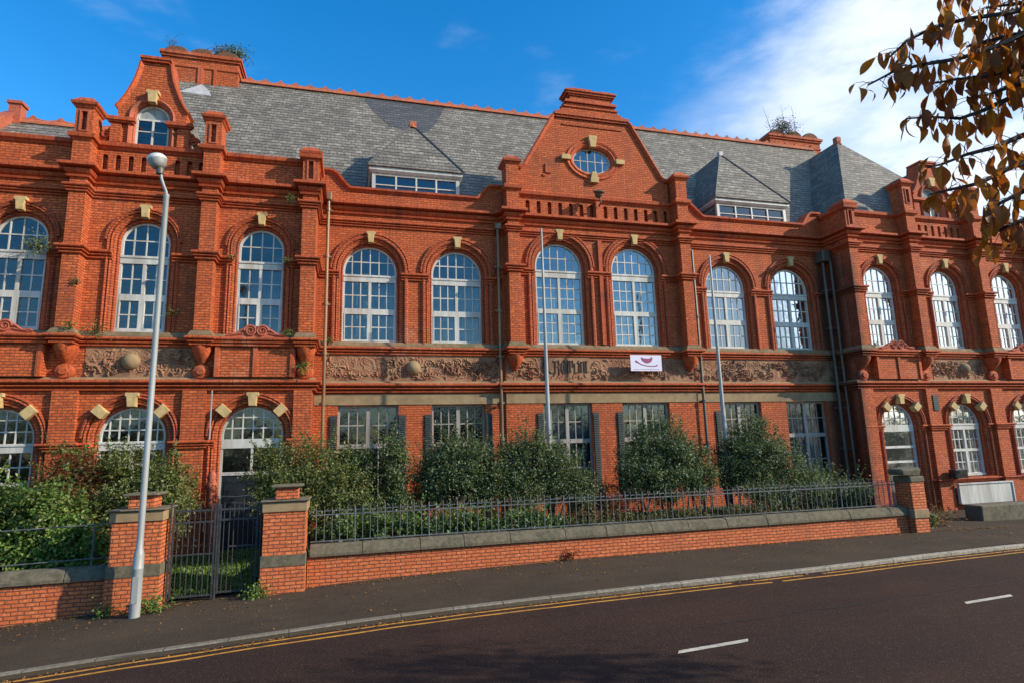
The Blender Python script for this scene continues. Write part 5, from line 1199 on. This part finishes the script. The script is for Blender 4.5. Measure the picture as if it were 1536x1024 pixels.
for pts, d0, dens in twigs:
    W3 = [px(x, y, d0+.12*math.sin(i*1.7+d0*5)+.5*(1 if i == 0 else 0)) for i, (x, y) in enumerate(pts)]
    # limb from the trunk to the outer start
    st = W3[0]; o = Vector((8.5+.1*rt.random(), 1.3, 1.6+rt.random()*1.6)); mid = (o+st)/2+Vector((0, 0, .35))
    mb.tube([o, mid, st], [.05, .035, .018], 7)
    n = len(W3); mb.tube(W3, [.013*(1-i/n)+.0025 for i in range(n)], 6)
    segl = sum((W3[i+1]-W3[i]).length for i in range(n-1)); steps = int(segl/.030*dens)
    for k in range(steps):
        q = k/steps; ii = min(int(q*(n-1)), n-2); fr = q*(n-1)-ii; p = W3[ii].lerp(W3[ii+1], fr)
        for _ in range(1 if rt.random() < .6 else 2):
            ln = rt.uniform(.02, .11); dirv = Vector((rt.uniform(-1, 1), rt.uniform(-1, 1), rt.uniform(-.6, .5))).normalized(); e = p+dirv*ln
            mb.tube([p, (p+e)/2+Vector((0, 0, .008)), e], [.0022, .0018, .0012], 4)
            LP_.append(e); LS_.append(rt.uniform(.075, .135)); LU_.append(Vector((rt.gauss(-.12, .2), rt.gauss(0, .22), -1)).normalized())
mb.build('branches', M['bark'], T, smooth=True)
# curved lanceolate hanging leaves
vs = []; fs = []
for p, s, dn in zip(LP_, LS_, LU_):
    side = dn.cross(Vector((rt.uniform(-1, 1), rt.uniform(-1, 1), 0)).normalized()).normalized(); nn = dn.cross(side).normalized(); c = rt.uniform(-.1, .40); fold = rt.uniform(.08, .35); o = len(vs); wd = rt.uniform(.28, .42); tw = rt.uniform(-.5, .5)
    prof = [(0, .02), (.12, .45), (.3, .9), (.48, 1.), (.66, .82), (.82, .5), (.93, .2), (1, .0)]
    for q, w in prof:
        a = tw*q; sd = side*math.cos(a)+nn*math.sin(a); nv = nn*math.cos(a)-side*math.sin(a)
        cen = p+dn*(s*q)+nn*(s*c*math.sin(q*2.6))+side*(s*.08*math.sin(q*3)); ww = s*wd*.5*w*(1+.06*math.sin(q*40))
        vs += [tuple(cen-sd*ww+nv*ww*fold), tuple(cen), tuple(cen+sd*ww+nv*ww*fold)]
    for k in range(len(prof)-1):
        a = o+3*k; fs += [(a, a+1, a+4, a+3), (a+1, a+2, a+5, a+4)]
me = bpy.data.meshes.new('leaves'); me.from_pydata(vs, [], fs); lo = link('foliage', me, M['leaf_t'], T, True)
# the rest of the crown, outside the picture on the right
lob = [(9.6, 1.9, 2.8, 1.2, 1.0, .9), (13.3, 1.9, 3.7, 1.4, 1.1, 1.1)]
P, N = cloud(lob, 2400, 50, .35); v = np.array([f.x, f.y, f.z]); rr_ = np.array(list(r2)); dep = P@v; k = (P@rr_) > dep*.93; leafmesh('crown', P[k], N[k], .16, 'leaf_t', T)
mb = MB(); 
for l in lob: mb.tube([(8.5, 1.2, 2.4), ((8.5+l[0])/2, (1.2+l[1])/2, (2.4+l[2])/2+.2), l[:3]], [.08, .06, .02], 6)
mb.build('crown_limbs', M['bark'], T, smooth=True)
# unseen trees added behind the viewer so the lower panes reflect dark
P, N = cloud([(x, -16+2*math.sin(x), .2-.6+.5*math.sin(x*.7), 3.4, 2.0, 3.4) for x in range(-60, 120, 4)], 60000, 80, .5)
tag(leafmesh('reflection_trees', P, N, .7, 'leaf_refl'), 'unseen dense tree line added behind the viewer to darken pane reflections', 'trees', None, 'stuff')
